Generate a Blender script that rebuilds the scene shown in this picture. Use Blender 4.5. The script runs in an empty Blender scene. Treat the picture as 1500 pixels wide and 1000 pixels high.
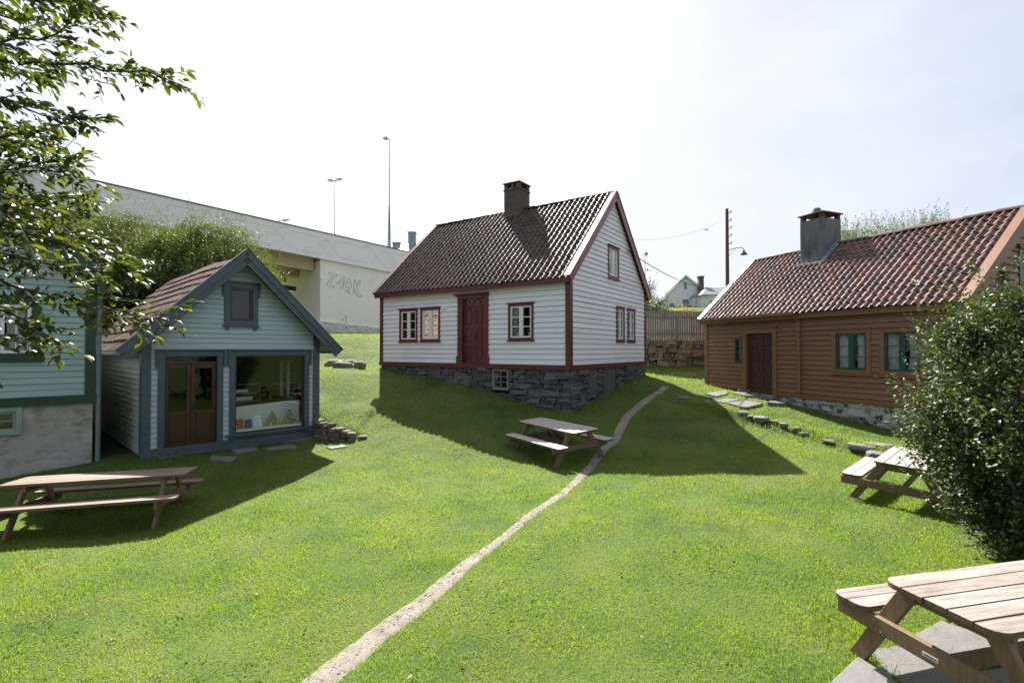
import bpy, bmesh, math, random
import numpy as np
from mathutils import Vector, Matrix
R = math.radians
random.seed(7)
rng = np.random.default_rng(11)
SC = bpy.context.scene
COL = SC.collection

# ------------------------------------------------------------------ camera
F_PX, PITCH = 731.0, 0.016
cam_data = bpy.data.cameras.new('camera')
cam_data.sensor_width = 36.0
cam_data.lens = F_PX / 1500 * 36
cam_data.clip_start = 0.05
cam_data.clip_end = 2000
cam = bpy.data.objects.new('camera', cam_data)
cam.location = (0, 0, 0)
cam.rotation_euler = (math.pi / 2 + PITCH, 0, 0)
COL.objects.link(cam)
SC.camera = cam

# ------------------------------------------------------------------ light
SUN_EL = R(45)
SUN_H = Vector((-0.255, 0.967)).normalized()          # horizontal direction towards the sun
to_sun = Vector((SUN_H.x * math.cos(SUN_EL), SUN_H.y * math.cos(SUN_EL), math.sin(SUN_EL)))
sl = bpy.data.lights.new('sun', 'SUN')
sl.energy = 5.0
sl.angle = R(0.55)
sl.color = (1.0, 0.955, 0.88)
so = bpy.data.objects.new('sun', sl)
so.rotation_euler = (-to_sun).to_track_quat('-Z', 'Y').to_euler()
COL.objects.link(so)
world = bpy.data.worlds.new('World')
SC.world = world
world.use_nodes = True
wn, wl = world.node_tree.nodes, world.node_tree.links
wn.clear()
wo = wn.new('ShaderNodeOutputWorld')
bg = wn.new('ShaderNodeBackground')
sky = wn.new('ShaderNodeTexSky')
sky.sky_type = 'NISHITA'
sky.sun_disc = False
sky.sun_elevation = SUN_EL
sky.sun_rotation = math.atan2(SUN_H.x, SUN_H.y)
sky.air_density = 1.0
sky.dust_density = 3.5
sky.ozone_density = 1.0
# thin bright summer cloud veil, denser in patches
tc = wn.new('ShaderNodeTexCoord')
nz = wn.new('ShaderNodeTexNoise')
nz.inputs['Scale'].default_value = 1.6
nz.inputs['Detail'].default_value = 5
nz.inputs['Roughness'].default_value = 0.55
mp = wn.new('ShaderNodeMapping')
mp.inputs['Scale'].default_value = (1, 1, 2.2)
wl.new(tc.outputs['Generated'], mp.inputs['Vector'])
wl.new(mp.outputs[0], nz.inputs['Vector'])
rp = wn.new('ShaderNodeMapRange')
rp.inputs['From Min'].default_value = 0.3
rp.inputs['From Max'].default_value = 0.7
rp.inputs['To Min'].default_value = 0.25
rp.inputs['To Max'].default_value = 0.7
wl.new(nz.outputs['Fac'], rp.inputs['Value'])
mx = wn.new('ShaderNodeMix')
mx.data_type = 'RGBA'
wl.new(rp.outputs[0], mx.inputs[0])
wl.new(sky.outputs[0], mx.inputs[6])
mx.inputs[7].default_value = (8.3, 8.8, 10.0, 1)
wl.new(mx.outputs[2], bg.inputs['Color'])
bg.inputs['Strength'].default_value = 0.05
wl.new(bg.outputs[0], wo.inputs['Surface'])
SC.view_settings.view_transform = 'Standard'
SC.view_settings.look = 'None'
SC.view_settings.gamma = 1
SC.view_settings.exposure = 1.34
SC.cycles.max_bounces = 6
SC.cycles.transparent_max_bounces = 12


# ------------------------------------------------------------------ helpers
def ray(u, v):
    x = (u - 750) / F_PX
    z = (500 - v) / F_PX
    c, s = math.cos(PITCH), math.sin(PITCH)
    return Vector((x, c - z * s, s + z * c))


def at(u, v, y):
    d = ray(u, v)
    return d * (y / d.y)


def tag(o, label=None, cat=None, group=None, kind=None):
    if label: o['label'] = label
    if cat: o['category'] = cat
    if group: o['group'] = group
    if kind: o['kind'] = kind
    return o


def empty(name, loc=(0, 0, 0), rz=0.0):
    o = bpy.data.objects.new(name, None)
    o.location = loc
    o.rotation_euler = (0, 0, rz)
    o.empty_display_size = 0.3
    COL.objects.link(o)
    return o


def link(name, me, parent=None):
    o = bpy.data.objects.new(name, me)
    COL.objects.link(o)
    if parent is not None:
        o.parent = parent
    return o


def copy_tree(o, parent=None):
    c = o.copy()
    COL.objects.link(c)
    if parent is not None:
        c.parent = parent
    for ch in [x for x in COL.objects if x.parent is o]:
        copy_tree(ch, c)
    return c


class MB:
    def __init__(self):
        self.v, self.f = [], []

    def add(self, vs, fs):
        n = len(self.v)
        self.v += [tuple(p) for p in vs]
        self.f += [tuple(i + n for i in f) for f in fs]
        return self

    def hexa(self, p):  # p: 4 bottom, 4 top (same order)
        return self.add(p, [(0, 3, 2, 1), (4, 5, 6, 7), (0, 1, 5, 4), (1, 2, 6, 5), (2, 3, 7, 6), (3, 0, 4, 7)])

    def box(self, x0, x1, y0, y1, z0, z1, j=0.0, F=None):
        p = [(x0, y0, z0), (x1, y0, z0), (x1, y1, z0), (x0, y1, z0), (x0, y0, z1), (x1, y0, z1), (x1, y1, z1), (x0, y1, z1)]
        if j:
            p = [tuple(c + random.uniform(-j, j) for c in q) for q in p]
        if F:
            p = [F(q[0], q[2], q[1]) for q in p]
        return self.hexa(p)

    def prism(self, poly, thick, F=None):
        """poly: list of (s,z); extruded between d=thick[0] and thick[1]"""
        n = len(poly)
        F = F or (lambda s, z, d: (s, -d, z))
        vs = [F(s, z, thick[0]) for s, z in poly] + [F(s, z, thick[1]) for s, z in poly]
        fs = [tuple(range(n))[::-1], tuple(range(n, 2 * n))] + [(i, (i + 1) % n, n + (i + 1) % n, n + i) for i in range(n)]
        return self.add(vs, fs)

    def beam(self, p, q, w, h, up=(0, 0, 1)):
        p, q, up = Vector(p), Vector(q), Vector(up)
        d = (q - p).normalized()
        s = d.cross(up)
        if s.length < 1e-4: s = d.cross(Vector((1, 0, 0)))
        s.normalize()
        u = s.cross(d).normalized()
        s *= w / 2
        u *= h / 2
        return self.hexa([p - s - u, p + s - u, p + s + u, p - s + u, q - s - u, q + s - u, q + s + u, q - s + u])

    def tube(self, pts, rad, n=8, cap=True):
        pts = [Vector(p) for p in pts]
        if not hasattr(rad, '__len__'): rad = [rad] * len(pts)
        base = len(self.v)
        prev = None
        for i, p in enumerate(pts):
            d = (pts[min(i + 1, len(pts) - 1)] - pts[max(i - 1, 0)]).normalized()
            s = prev if prev is not None else (d.cross(Vector((0, 0, 1))) if abs(d.z) < .95 else d.cross(Vector((1, 0, 0))))
            s = (s - d * s.dot(d)).normalized()
            prev = s
            t = d.cross(s)
            for k in range(n):
                a = 2 * math.pi * k / n
                self.v.append(tuple(p + (s * math.cos(a) + t * math.sin(a)) * rad[i]))
        for i in range(len(pts) - 1):
            for k in range(n):
                a, b = base + i * n + k, base + i * n + (k + 1) % n
                self.f.append((a, b, b + n, a + n))
        if cap:
            self.f.append(tuple(base + k for k in range(n))[::-1])
            self.f.append(tuple(base + (len(pts) - 1) * n + k for k in range(n)))
        return self

    def lathe(self, prof, c=(0, 0, 0), n=12):
        base = len(self.v)
        for r, z in prof:
            for k in range(n):
                a = 2 * math.pi * k / n
                self.v.append((c[0] + r * math.cos(a), c[1] + r * math.sin(a), c[2] + z))
        for i in range(len(prof) - 1):
            for k in range(n):
                a, b = base + i * n + k, base + i * n + (k + 1) % n
                self.f.append((a, b, b + n, a + n))
        self.f.append(tuple(base + k for k in range(n))[::-1])
        self.f.append(tuple(base + (len(prof) - 1) * n + k for k in range(n)))
        return self

    def build(self, name, mat, parent=None, smooth=False, bevel=0, recalc=True, seg=1):
        me = bpy.data.meshes.new(name)
        me.from_pydata(self.v, [], self.f)
        if recalc:
            bm = bmesh.new()
            bm.from_mesh(me)
            bmesh.ops.recalc_face_normals(bm, faces=bm.faces)
            bm.to_mesh(me)
            bm.free()
        me.materials.append(mat)
        if smooth:
            me.polygons.foreach_set('use_smooth', [True] * len(me.polygons))
        o = link(name, me, parent)
        if bevel:
            m = o.modifiers.new('bevel', 'BEVEL')
            m.width = bevel
            m.segments = seg
            m.limit_method = 'ANGLE'
            m.angle_limit = R(40)
        return o


def np_mesh(name, V, Fc, mat, parent=None, smooth=False):
    """V (N,3), Fc (M,k) all faces same size"""
    me = bpy.data.meshes.new(name)
    V = np.ascontiguousarray(V, dtype=np.float32)
    Fc = np.ascontiguousarray(Fc, dtype=np.int32)
    M, k = Fc.shape
    me.vertices.add(len(V))
    me.vertices.foreach_set('co', V.ravel())
    me.loops.add(M * k)
    me.loops.foreach_set('vertex_index', Fc.ravel())
    me.polygons.add(M)
    me.polygons.foreach_set('loop_start', np.arange(0, M * k, k, dtype=np.int32))
    me.polygons.foreach_set('loop_total', np.full(M, k, dtype=np.int32))
    if smooth:
        me.polygons.foreach_set('use_smooth', np.ones(M, dtype=bool))
    me.update(calc_edges=True)
    me.materials.append(mat)
    return link(name, me, parent)


# ------------------------------------------------------------------ materials
def hexc(h, k=1.0):
    r = []
    for i in (0, 2, 4):
        c = int(h[i:i + 2], 16) / 255
        r.append((c / 12.92 if c <= .04045 else ((c + .055) / 1.055) ** 2.4) * k)
    return tuple(r)


def material(name, cols, scale=4.0, stretch=(1, 1, 1), rough=.6, island=0.0, bump=0.0, bump_scale=None, spec=.5,
             detail=6, coords='Object', spots=None, trans=0.0, coat=0.0, contrast=(.3, .7), sheen=0, dirt=None):
    """cols: list of colours blended by noise; island: share of the blend taken from a random value per piece;
    spots=(colour, scale, low, high) overlays patches."""
    m = bpy.data.materials.new(name)
    m.use_nodes = True
    N, L = m.node_tree.nodes, m.node_tree.links
    b = N['Principled BSDF']
    b.inputs['Roughness'].default_value = rough
    b.inputs['Specular IOR Level'].default_value = spec
    if coat: b.inputs['Coat Weight'].default_value = coat
    tc = N.new('ShaderNodeTexCoord')
    mp = N.new('ShaderNodeMapping')
    mp.inputs['Scale'].default_value = stretch
    L.new(tc.outputs[coords], mp.inputs['Vector'])
    n = N.new('ShaderNodeTexNoise')
    n.inputs['Scale'].default_value = scale
    n.inputs['Detail'].default_value = detail
    n.inputs['Roughness'].default_value = .6
    L.new(mp.outputs[0], n.inputs['Vector'])
    fac = n.outputs['Fac']
    mr = N.new('ShaderNodeMapRange')
    mr.inputs['From Min'].default_value = contrast[0]
    mr.inputs['From Max'].default_value = contrast[1]
    L.new(fac, mr.inputs['Value'])
    fac = mr.outputs[0]
    if island:
        g = N.new('ShaderNodeNewGeometry')
        mm = N.new('ShaderNodeMix')
        mm.inputs[0].default_value = island
        L.new(fac, mm.inputs[2])
        L.new(g.outputs['Random Per Island'], mm.inputs[3])
        fac = mm.outputs[0]
    cr = N.new('ShaderNodeValToRGB')
    e = cr.color_ramp.elements
    for i, c in enumerate(cols):
        p = i / max(1, len(cols) - 1)
        if i == 0: el = e[0]; el.position = 0
        elif i == len(cols) - 1: el = e[-1]; el.position = 1
        else: el = e.new(p)
        el.color = (*c, 1)
    L.new(fac, cr.inputs[0])
    out = cr.outputs[0]
    if spots:
        for sc_, ssc, lo, hi, st in spots:
            mp2 = N.new('ShaderNodeMapping')
            mp2.inputs['Scale'].default_value = st
            mp2.inputs['Location'].default_value = (3.1, 1.7, 5.3)
            L.new(tc.outputs[coords], mp2.inputs['Vector'])
            n2 = N.new('ShaderNodeTexNoise')
            n2.inputs['Scale'].default_value = ssc
            n2.inputs['Detail'].default_value = 8
            n2.inputs['Roughness'].default_value = .65
            L.new(mp2.outputs[0], n2.inputs['Vector'])
            r2 = N.new('ShaderNodeMapRange')
            r2.inputs['From Min'].default_value = lo
            r2.inputs['From Max'].default_value = hi
            L.new(n2.outputs['Fac'], r2.inputs['Value'])
            mc = N.new('ShaderNodeMix')
            mc.data_type = 'RGBA'
            L.new(r2.outputs[0], mc.inputs[0])
            L.new(out, mc.inputs[6])
            mc.inputs[7].default_value = (*sc_, 1)
            out = mc.outputs[2]
    L.new(out, b.inputs['Base Color'])
    if bump:
        nb = N.new('ShaderNodeTexNoise')
        nb.inputs['Scale'].default_value = bump_scale or scale * 4
        nb.inputs['Detail'].default_value = 5
        L.new(mp.outputs[0], nb.inputs['Vector'])
        bp = N.new('ShaderNodeBump')
        bp.inputs['Strength'].default_value = 1
        bp.inputs['Distance'].default_value = bump
        L.new(nb.outputs['Fac'], bp.inputs['Height'])
        L.new(bp.outputs[0], b.inputs['Normal'])
    if trans:
        tr = N.new('ShaderNodeBsdfTranslucent')
        hs = N.new('ShaderNodeMix')
        hs.data_type = 'RGBA'
        hs.blend_type = 'MULTIPLY'
        hs.inputs[0].default_value = 1
        L.new(out, hs.inputs[6])
        hs.inputs[7].default_value = (2.3, 2.25, .7, 1)
        L.new(hs.outputs[2], tr.inputs['Color'])
        ms = N.new('ShaderNodeMixShader')
        ms.inputs[0].default_value = trans
        L.new(b.outputs[0], ms.inputs[1])
        L.new(tr.outputs[0], ms.inputs[2])
        L.new(ms.outputs[0], N['Material Output'].inputs['Surface'])
    return m


def glass_material(name, tint=(.86, .9, .9), base=.02):
    m = bpy.data.materials.new(name)
    m.use_nodes = True
    N, L = m.node_tree.nodes, m.node_tree.links
    N.remove(N['Principled BSDF'])
    t = N.new('ShaderNodeBsdfTransparent')
    t.inputs['Color'].default_value = (*tint, 1)
    g = N.new('ShaderNodeBsdfGlossy')
    g.inputs['Roughness'].default_value = .015
    nz_ = N.new('ShaderNodeTexNoise')
    nz_.inputs['Scale'].default_value = 2.2
    bp = N.new('ShaderNodeBump')
    bp.inputs['Distance'].default_value = .004
    L.new(nz_.outputs['Fac'], bp.inputs['Height'])
    L.new(bp.outputs[0], g.inputs['Normal'])
    fr = N.new('ShaderNodeFresnel')
    fr.inputs['IOR'].default_value = 1.5
    ad = N.new('ShaderNodeMath')
    ad.operation = 'MULTIPLY_ADD'
    ad.inputs[1].default_value = 1.0
    ad.inputs[2].default_value = base
    ad.use_clamp = True
    L.new(fr.outputs[0], ad.inputs[0])
    ms = N.new('ShaderNodeMixShader')
    L.new(ad.outputs[0], ms.inputs[0])
    L.new(t.outputs[0], ms.inputs[1])
    L.new(g.outputs[0], ms.inputs[2])
    L.new(ms.outputs[0], N['Material Output'].inputs['Surface'])
    return m


C = hexc
MT = dict(
    white=material('white paint', [(.66, .665, .70), (.76, .765, .80), (.80, .80, .83)], 1.3, (1, 1, 5), .42, .5, .0008, 60,
                   spots=[((.40, .38, .33), 7, .66, .82, (1, 1, 3)), ((.30, .28, .25), 42, .73, .78, (1, 1, 1))]),
    oxblood=material('oxblood paint', [(.085, .018, .02), (.14, .032, .032)], 3, (1, 1, 1), .38, .2, .0006, 70),
    window_white=material('window white', [(.72, .73, .73), (.8, .8, .79)], 3, rough=.4),
    paleblue=material('pale blue paint', [(.34, .41, .46), (.42, .50, .555)], 1.2, (1, 1, 5), .4, .35, .0008, 60,
                      spots=[((.22, .25, .24), 9, .68, .85, (1, 1, 3))]),
    shop_side=material('weathered cream paint', [(.34, .36, .33), (.46, .47, .43)], 1.5, (1, 1, 5), .4, .35, .0008, 60),
    slateblue=material('slate blue paint', [(.045, .068, .088), (.07, .098, .122)], 3, rough=.38, bump=.0006, bump_scale=70),
    redbrown=material('red brown varnish', [(.034, .010, .007), (.065, .020, .012)], 3, (6, 6, 1), .3, .2, .0006, 40),
    ochre=material('ochre brown paint', [(.13, .060, .032), (.215, .10, .052), (.175, .082, .043)], 1.6, (1, 1, 6), .5, .45, .0012, 45,
                   spots=[((.07, .035, .022), 7, .62, .85, (1, 1, 4))]),
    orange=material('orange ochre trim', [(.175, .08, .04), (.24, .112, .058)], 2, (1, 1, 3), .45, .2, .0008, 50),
    green=material('dark green paint', [(.008, .035, .026), (.014, .055, .04)], 3, rough=.35, bump=.0005, bump_scale=60),
    teal=material('teal green sash', [(.012, .055, .045), (.018, .075, .06)], 3, rough=.35),
    darkdoor=material('dark brown door', [(.04, .015, .011), (.075, .026, .02)], 2.5, (8, 8, 1), .45, .3, .001, 40),
    mint=material('pale mint paint', [(.27, .37, .365), (.35, .46, .45)], 1.2, (1, 1, 5), .42, .35, .0008, 60),
    bluegrey=material('blue grey pipe paint', [(.13, .18, .21), (.18, .23, .26)], 4, rough=.45),
    plaster=material('peeling lime plaster', [(.22, .19, .165), (.40, .37, .34), (.34, .295, .255)], 1.1, (1, 1, 1), .85, 0, .012, 9,
                     spots=[((.50, .49, .48), 1.6, .52, .72, (1, 1, 1.5)), ((.12, .10, .09), 2.4, .52, .74, (1, 1, 2.0)),
                            ((.09, .08, .07), 9, .60, .74, (1, 1, 2.5))]),
    whitewash=material('flaking whitewashed stone', [(.16, .15, .14), (.42, .43, .43), (.5, .5, .5)], 2.2, (1, 1, 1.6), .85, .15, .02, 7,
                       spots=[((.055, .055, .05), 3.0, .53, .6, (1, 1, 1.3))]),
    slate=material('dry laid slate', [(.028, .036, .038), (.062, .073, .076), (.115, .125, .122), (.075, .07, .062)], 2.6, (1, 1, 4), .62, .6, .012, 16,
                   spots=[((.20, .21, .19), 6, .66, .78, (1, 1, 2))]),
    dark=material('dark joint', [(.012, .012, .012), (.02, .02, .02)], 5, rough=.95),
    fieldstone=material('rough field stone', [(.05, .045, .035), (.13, .115, .085), (.22, .2, .16)], 3.5, (1, 1, 2), .85, .55, .012, 16,
                        spots=[((.06, .08, .03), 4, .58, .7, (1, 1, 1))]),
    flag=material('flagstone', [(.11, .11, .108), (.17, .165, .16), (.14, .135, .125)], 2.2, rough=.78, island=.2, bump=.006, bump_scale=26,
                  spots=[((.10, .10, .085), 6, .6, .75, (1, 1, 1)), ((.24, .23, .22), 30, .62, .7, (1, 1, 1))]),
    tile_dark=material('weathered pantile', [(.022, .015, .013), (.05, .034, .028), (.085, .058, .046), (.04, .031, .027)], 2.5, rough=.52, spec=.22, island=.6,
                       bump=.002, bump_scale=60, spots=[((.15, .13, .11), 22, .60, .70, (1, 1, 1)), ((.17, .06, .035), 1.1, .62, .75, (1, 1, 1)), ((.05, .055, .025), 3.1, .60, .72, (1, 1, 1))]),
    tile_red=material('red pantile', [(.045, .022, .018), (.13, .05, .034), (.19, .08, .055), (.08, .052, .044), (.23, .068, .036)], 2.5, rough=.45, spec=.4,
                      island=.68, bump=.002, bump_scale=60, spots=[((.14, .13, .115), 14, .58, .7, (1, 1, 1)), ((.05, .045, .04), 1.7, .5, .72, (1, 1, 1))]),
    tile_brown=material('brown roof slab', [(.05, .026, .016), (.11, .06, .037), (.18, .105, .066)], 3, (1, 1, 1), .75, .75, .004, 30),
    brick=None,
    concrete=material('grey render', [(.095, .1, .105), (.15, .155, .16), (.125, .12, .115)], 1.6, (1, 1, .6), .85, 0, .004, 22,
                      spots=[((.045, .048, .052), 2.2, .52, .7, (1.5, 1.5, .35))]),
    rust=material('rusty iron', [(.07, .035, .022), (.13, .07, .045)], 8, rough=.8, bump=.002),
    lead=material('bright lead flashing', [(.5, .52, .55), (.62, .63, .64)], 4, rough=.4),
    bridge=material('painted bridge concrete', [(.76, .72, .715), (.84, .80, .79), (.80, .76, .75)], .35, (1, 1, 1), .8, 0, .004, 12,
                    spots=[((.60, .57, .55), .9, .58, .72, (1, 1, 3)), ((.5, .46, .42), 2.5, .66, .8, (1, 1, .25))]),
    abut=material('cream painted brickwork', [(.78, .72, .62), (.85, .80, .72), (.83, .79, .73)], .5, (1, 1, 1), .85, 0, .01, 10,
                  spots=[((.5, .43, .34), 1.7, .62, .74, (1, 1, 2.5)), ((.40, .36, .32), 6, .70, .78, (1, 1, .3))]),
    beamc=material('beige bridge beam', [(.60, .47, .31), (.68, .54, .37)], .6, rough=.85),
    peel=material('peeling white base course', [(.5, .48, .45), (.74, .72, .68)], 2.5, (1, 1, 3), .85, 0, .02, 8,
                  spots=[((.14, .12, .10), 3.6, .54, .62, (1, 1, 5))]),
    black=material('black paint', [(.012, .012, .012), (.022, .022, .022)], 5, rough=.5),
    spray=material('grey spray paint', [(.10, .10, .11), (.34, .34, .34)], 9, rough=.6),
    faint=material('faint form lines', [(.44, .43, .43), (.54, .52, .52)], 2, rough=.8),
    galv=material('galvanised steel', [(.22, .23, .24), (.32, .33, .34)], 6, rough=.5),
    pole=material('tarred timber pole', [(.07, .045, .032), (.13, .085, .06)], 6, (4, 4, .5), .8, 0, .004, 30),
    fencew=material('weathered fence boards', [(.10, .092, .085), (.17, .157, .145), (.14, .128, .118)], 3, (2, 2, .6), .85, .5, .003, 40),
    table=material('weathered table timber', [(.14, .112, .093), (.25, .215, .188), (.34, .31, .28)], 2.6, (1.1, 15, 15), .62, .3, .0025, 10,
                   spec=.25, spots=[((.40, .365, .34), 1.5, .45, .75, (1, 6, 6)), ((.085, .05, .034), 7, .66, .74, (.5, 1.6, 1.6)), ((.10, .065, .05), 5, .56, .72, (.25, 9, 9))]),
    table_brown=material('brown weathered timber', [(.11, .075, .05), (.19, .135, .095), (.26, .195, .145)], 2.6, (1.1, 13, 13), .55, .3, .0025, 10,
                         spots=[((.32, .26, .23), 1.5, .42, .75, (1, 5, 5)), ((.06, .036, .025), 7, .66, .76, (.5, 1.6, 1.6))]),
    table_pale=material('sheen toned timber', [(.33, .285, .26), (.46, .41, .385), (.56, .52, .5)], 2.6, (1.1, 13, 13), .5, .3, .002, 10,  # near-white sheen of the tops is put into this base colour
                        spots=[((.2, .15, .12), 7, .66, .76, (.5, 1.6, 1.6))]),
    tableleg_side=material('brown plank edge', [(.09, .052, .035), (.14, .085, .06), (.18, .12, .09)], 2.6, (1.1, 13, 13), .7, .3, .002, 10, spec=.2),
    tableleg=material('brown treated timber', [(.10, .06, .036), (.165, .10, .062), (.22, .14, .09)], 2.6, (13, 13, 1.1), .65, .3, .0025, 10,
                      spots=[((.09, .05, .03), 6, .66, .76, (1.6, 1.6, .5))]),
    bark=material('brown bark', [(.05, .038, .028), (.11, .085, .065)], 8, (3, 3, 1), .85, 0, .006, 30),
    leaf=material('garden tree leaf', [(.012, .024, .008), (.024, .042, .011), (.055, .078, .015), (.11, .105, .028)], 1.5, rough=.42, island=.8, trans=.44, spec=.6),
    leaf_bush=material('glossy holly leaf', [(.014, .030, .012), (.028, .054, .018), (.060, .092, .030), (.13, .14, .045)], 1.5, rough=.52, island=.85,
                       trans=.22, spec=.6),
    leaf_pale=material('pale willow leaf', [(.03, .05, .016), (.062, .088, .03), (.11, .135, .05)], .6, rough=.45, island=.6, trans=.38),
    leaf_dark=material('dark shrub leaf', [(.015, .03, .008), (.035, .06, .014), (.065, .10, .024)], .8, rough=.45, island=.6, trans=.3),
    flower=material('yellow blossom', [(.30, .28, .04), (.38, .34, .07), (.14, .20, .04)], 3, rough=.6, island=.8, trans=.3),
    blade=material('grass blade', [(.05, .10, .005), (.095, .165, .008), (.13, .20, .011), (.155, .21, .022)], .8, rough=.42, island=.45, trans=.62,
                   spec=.36, spots=[((.24, .22, .06), 1.1, .55, .80, (1, 1, 1)), ((.05, .115, .008), 2.3, .56, .72, (1, 1, 1)), ((.28, .22, .10), 9, .64, .73, (1, 1, 1))]),
    clover=material('clover leaf', [(.06, .12, .012), (.09, .17, .018), (.12, .20, .03)], 2, rough=.8, island=.7, trans=.4, spec=.12),
    deadleaf=material('dry leaf', [(.16, .09, .04), (.28, .19, .08), (.35, .27, .14)], 2, rough=.7, island=.9, trans=.2),
    pebble=material('path pebbles', [(.14, .125, .10), (.24, .215, .175), (.33, .30, .26)], 2, rough=.85, island=.9),
    curtain=material('white net curtain', [(.5, .5, .5), (.66, .66, .65)], 8, (9, 9, .5), .8, 0, 0, spots=[((.30, .29, .28), 30, .5, .66, (1, 1, 1))]),
    pink_reflect=material('curtain tinted with reflection', [(.13, .05, .045), (.2, .12, .11), (.28, .22, .2)], 9, rough=.8),  # pink pattern stands in for roof tiles mirrored in the panes
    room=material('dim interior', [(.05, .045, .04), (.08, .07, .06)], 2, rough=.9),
    room_pale=material('pale interior panel', [(.66, .68, .60), (.76, .78, .70)], 2, rough=.8),
    paper=material('white paper', [(.72, .72, .7), (.8, .8, .78)], 4, rough=.7),
    shelf=material('pine shelf', [(.22, .13, .07), (.32, .2, .11)], 5, rough=.6),
    tin=material('gold and red tin', [(.35, .04, .02), (.7, .48, .12), (.10, .16, .10), (.8, .68, .35), (.12, .03, .05)], 18, rough=.4, island=.5),
    boxred=material('red carton', [(.35, .06, .03), (.45, .12, .06)], 20, rough=.6),
    boxblue=material('blue carton', [(.03, .05, .12), (.07, .1, .2)], 20, rough=.6),
    boxgold=material('gold carton', [(.4, .28, .07), (.3, .2, .08)], 20, rough=.6),
    soil=material('path gravel', [(.17, .148, .12), (.235, .205, .168), (.28, .25, .21)], 6, rough=.95, bump=.01, bump_scale=60,
                  spots=[((.17, .15, .115), 3.5, .56, .7, (1, 1, 1)), ((.38, .35, .31), 45, .6, .68, (1, 1, 1))]),
    farwhite=material('far white weatherboard', [(.60, .62, .66), (.7, .72, .74)], 1.5, rough=.7),
    farroof=material('grey slate roof', [(.16, .16, .165), (.25, .25, .255)], 3, rough=.5, island=.2),
    farglass=material('far window glass', [(.08, .11, .16), (.14, .18, .25)], 3, rough=.15),
    glass=glass_material('window glass'),
)


def brick_material():
    m = bpy.data.materials.new('dark chimney brick')
    m.use_nodes = True
    N, L = m.node_tree.nodes, m.node_tree.links
    b = N['Principled BSDF']
    b.inputs['Roughness'].default_value = .85
    tc_ = N.new('ShaderNodeTexCoord')
    sp = N.new('ShaderNodeSeparateXYZ')
    L.new(tc_.outputs['Object'], sp.inputs[0])
    a = N.new('ShaderNodeMath'); a.operation = 'ADD'
    L.new(sp.outputs[0], a.inputs[0]); L.new(sp.outputs[1], a.inputs[1])
    cb = N.new('ShaderNodeCombineXYZ')
    L.new(a.outputs[0], cb.inputs[0]); L.new(sp.outputs[2], cb.inputs[1])
    br = N.new('ShaderNodeTexBrick')
    br.inputs['Scale'].default_value = 1
    br.inputs['Brick Width'].default_value = .23
    br.inputs['Row Height'].default_value = .075
    br.inputs['Mortar Size'].default_value = .012
    br.inputs['Color1'].default_value = (.085, .058, .056, 1)
    br.inputs['Color2'].default_value = (.125, .085, .08, 1)
    br.inputs['Mortar'].default_value = (.10, .09, .085, 1)
    L.new(cb.outputs[0], br.inputs['Vector'])
    L.new(br.outputs['Color'], b.inputs['Base Color'])
    bp = N.new('ShaderNodeBump'); bp.inputs['Distance'].default_value = .008
    bp.invert = True
    L.new(br.outputs['Fac'], bp.inputs['Height'])
    L.new(bp.outputs[0], b.inputs['Normal'])
    return m


MT['brick'] = brick_material()


# ------------------------------------------------------------------ terrain
W_O, W_TH, W_L, W_D, W_HE, W_HR = Vector((-4.94, 18.879, -.515)), -.595, 7.976, 6.38, 2.601, 5.847
S_O, S_TH, S_L, S_D, S_HE, S_HR = Vector((-8.126, 11.0, -2.329)), .818, 3.971, 5.9, 2.305, 4.674
B_O, B_TH, B_L, B_D, B_HE, B_HR = Vector((7.629, 19.628, -1.41)), -1.175, 8.423, 5.417, 2.593, 5.063
G_O, G_TH = Vector((-9.14, 10.9, -1.05)), None

CP = np.array([
    (-4.93, 18.87, -.74), (-3.41, 17.85, -.9), (-1.11, 16.29, -1.27), (1.78, 14.33, -1.87), (2.07, 15, -1.82),
    (3.54, 17.18, -1.35), (5.16, 19.57, -1.0), (-4.18, 15.09, -1.72), (5.47, 9.67, -2.33), (6.5, 8.2, -2.46),
    (1.09, 11.96, -2.50), (0, 11.5, -2.56), (2.6, 12.9, -2.36), (-6.5, 8, -2.72), (-8.2, 10.8, -2.42), (-5.2, 13.6, -2.42),
    (-4.75, 15.0, -1.78), (-3.5, 14.4, -1.95), (-3.3, 12.9, -2.36), (-4.6, 12.9, -2.45), (-9.2, 12, -2.42), (-11, 14, -2.4),
    (-6.7, 17.5, -.74), (-5.9, 15.7, -1.42), (-8, 18.5, -.72), (-6.6, 19.6, -.62), (-7.4, 23, .5), (-9, 30, .9), (-12, 26, .75),
    (-20, 24, .6), (-9, 21.6, .1), (0, 24, -.4), (5, 23.5, -.85), (8, 23.5, -.85), (12, 23, -.8), (7.6, 19.8, -1.40), (9.3, 15.3, -1.9),
    (10.2, 13.24, -2.2), (11.2, 11.5, -2.3), (14, 12, -2.1), (15, 20, -1.2), (8.0, 16.8, -1.6), (6.4, 18.3, -1.25), (5.06, 16.8, -1.45),
    (3.2, 14.1, -1.93), (2.3, 12.2, -2.38), (0, 3, -2.42), (3.5, 3.5, -2.37), (-3, 4, -2.52), (6, 6, -2.4), (0, 7, -2.5), (3, 8, -2.43),
    (-3, 9, -2.62), (0, 0, -2.4), (-8, 4, -2.6), (8, 3, -2.3), (12, 7, -2.2), (-14, 8, -2.7), (0, -10, -2.4), (-20, -5, -2.6), (20, -5, -2.2),
    (25, 15, -1.8), (-25, 15, -2.0), (22, 28, .4), (0, 34, .8), (-20, 34, 1.0), (12, 34, 1.2), (28, 32, .9), (-30, 30, .9)], float)


def _tps(d2): return np.where(d2 > 1e-9, .5 * d2 * np.log(np.maximum(d2, 1e-9)), 0)


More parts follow.
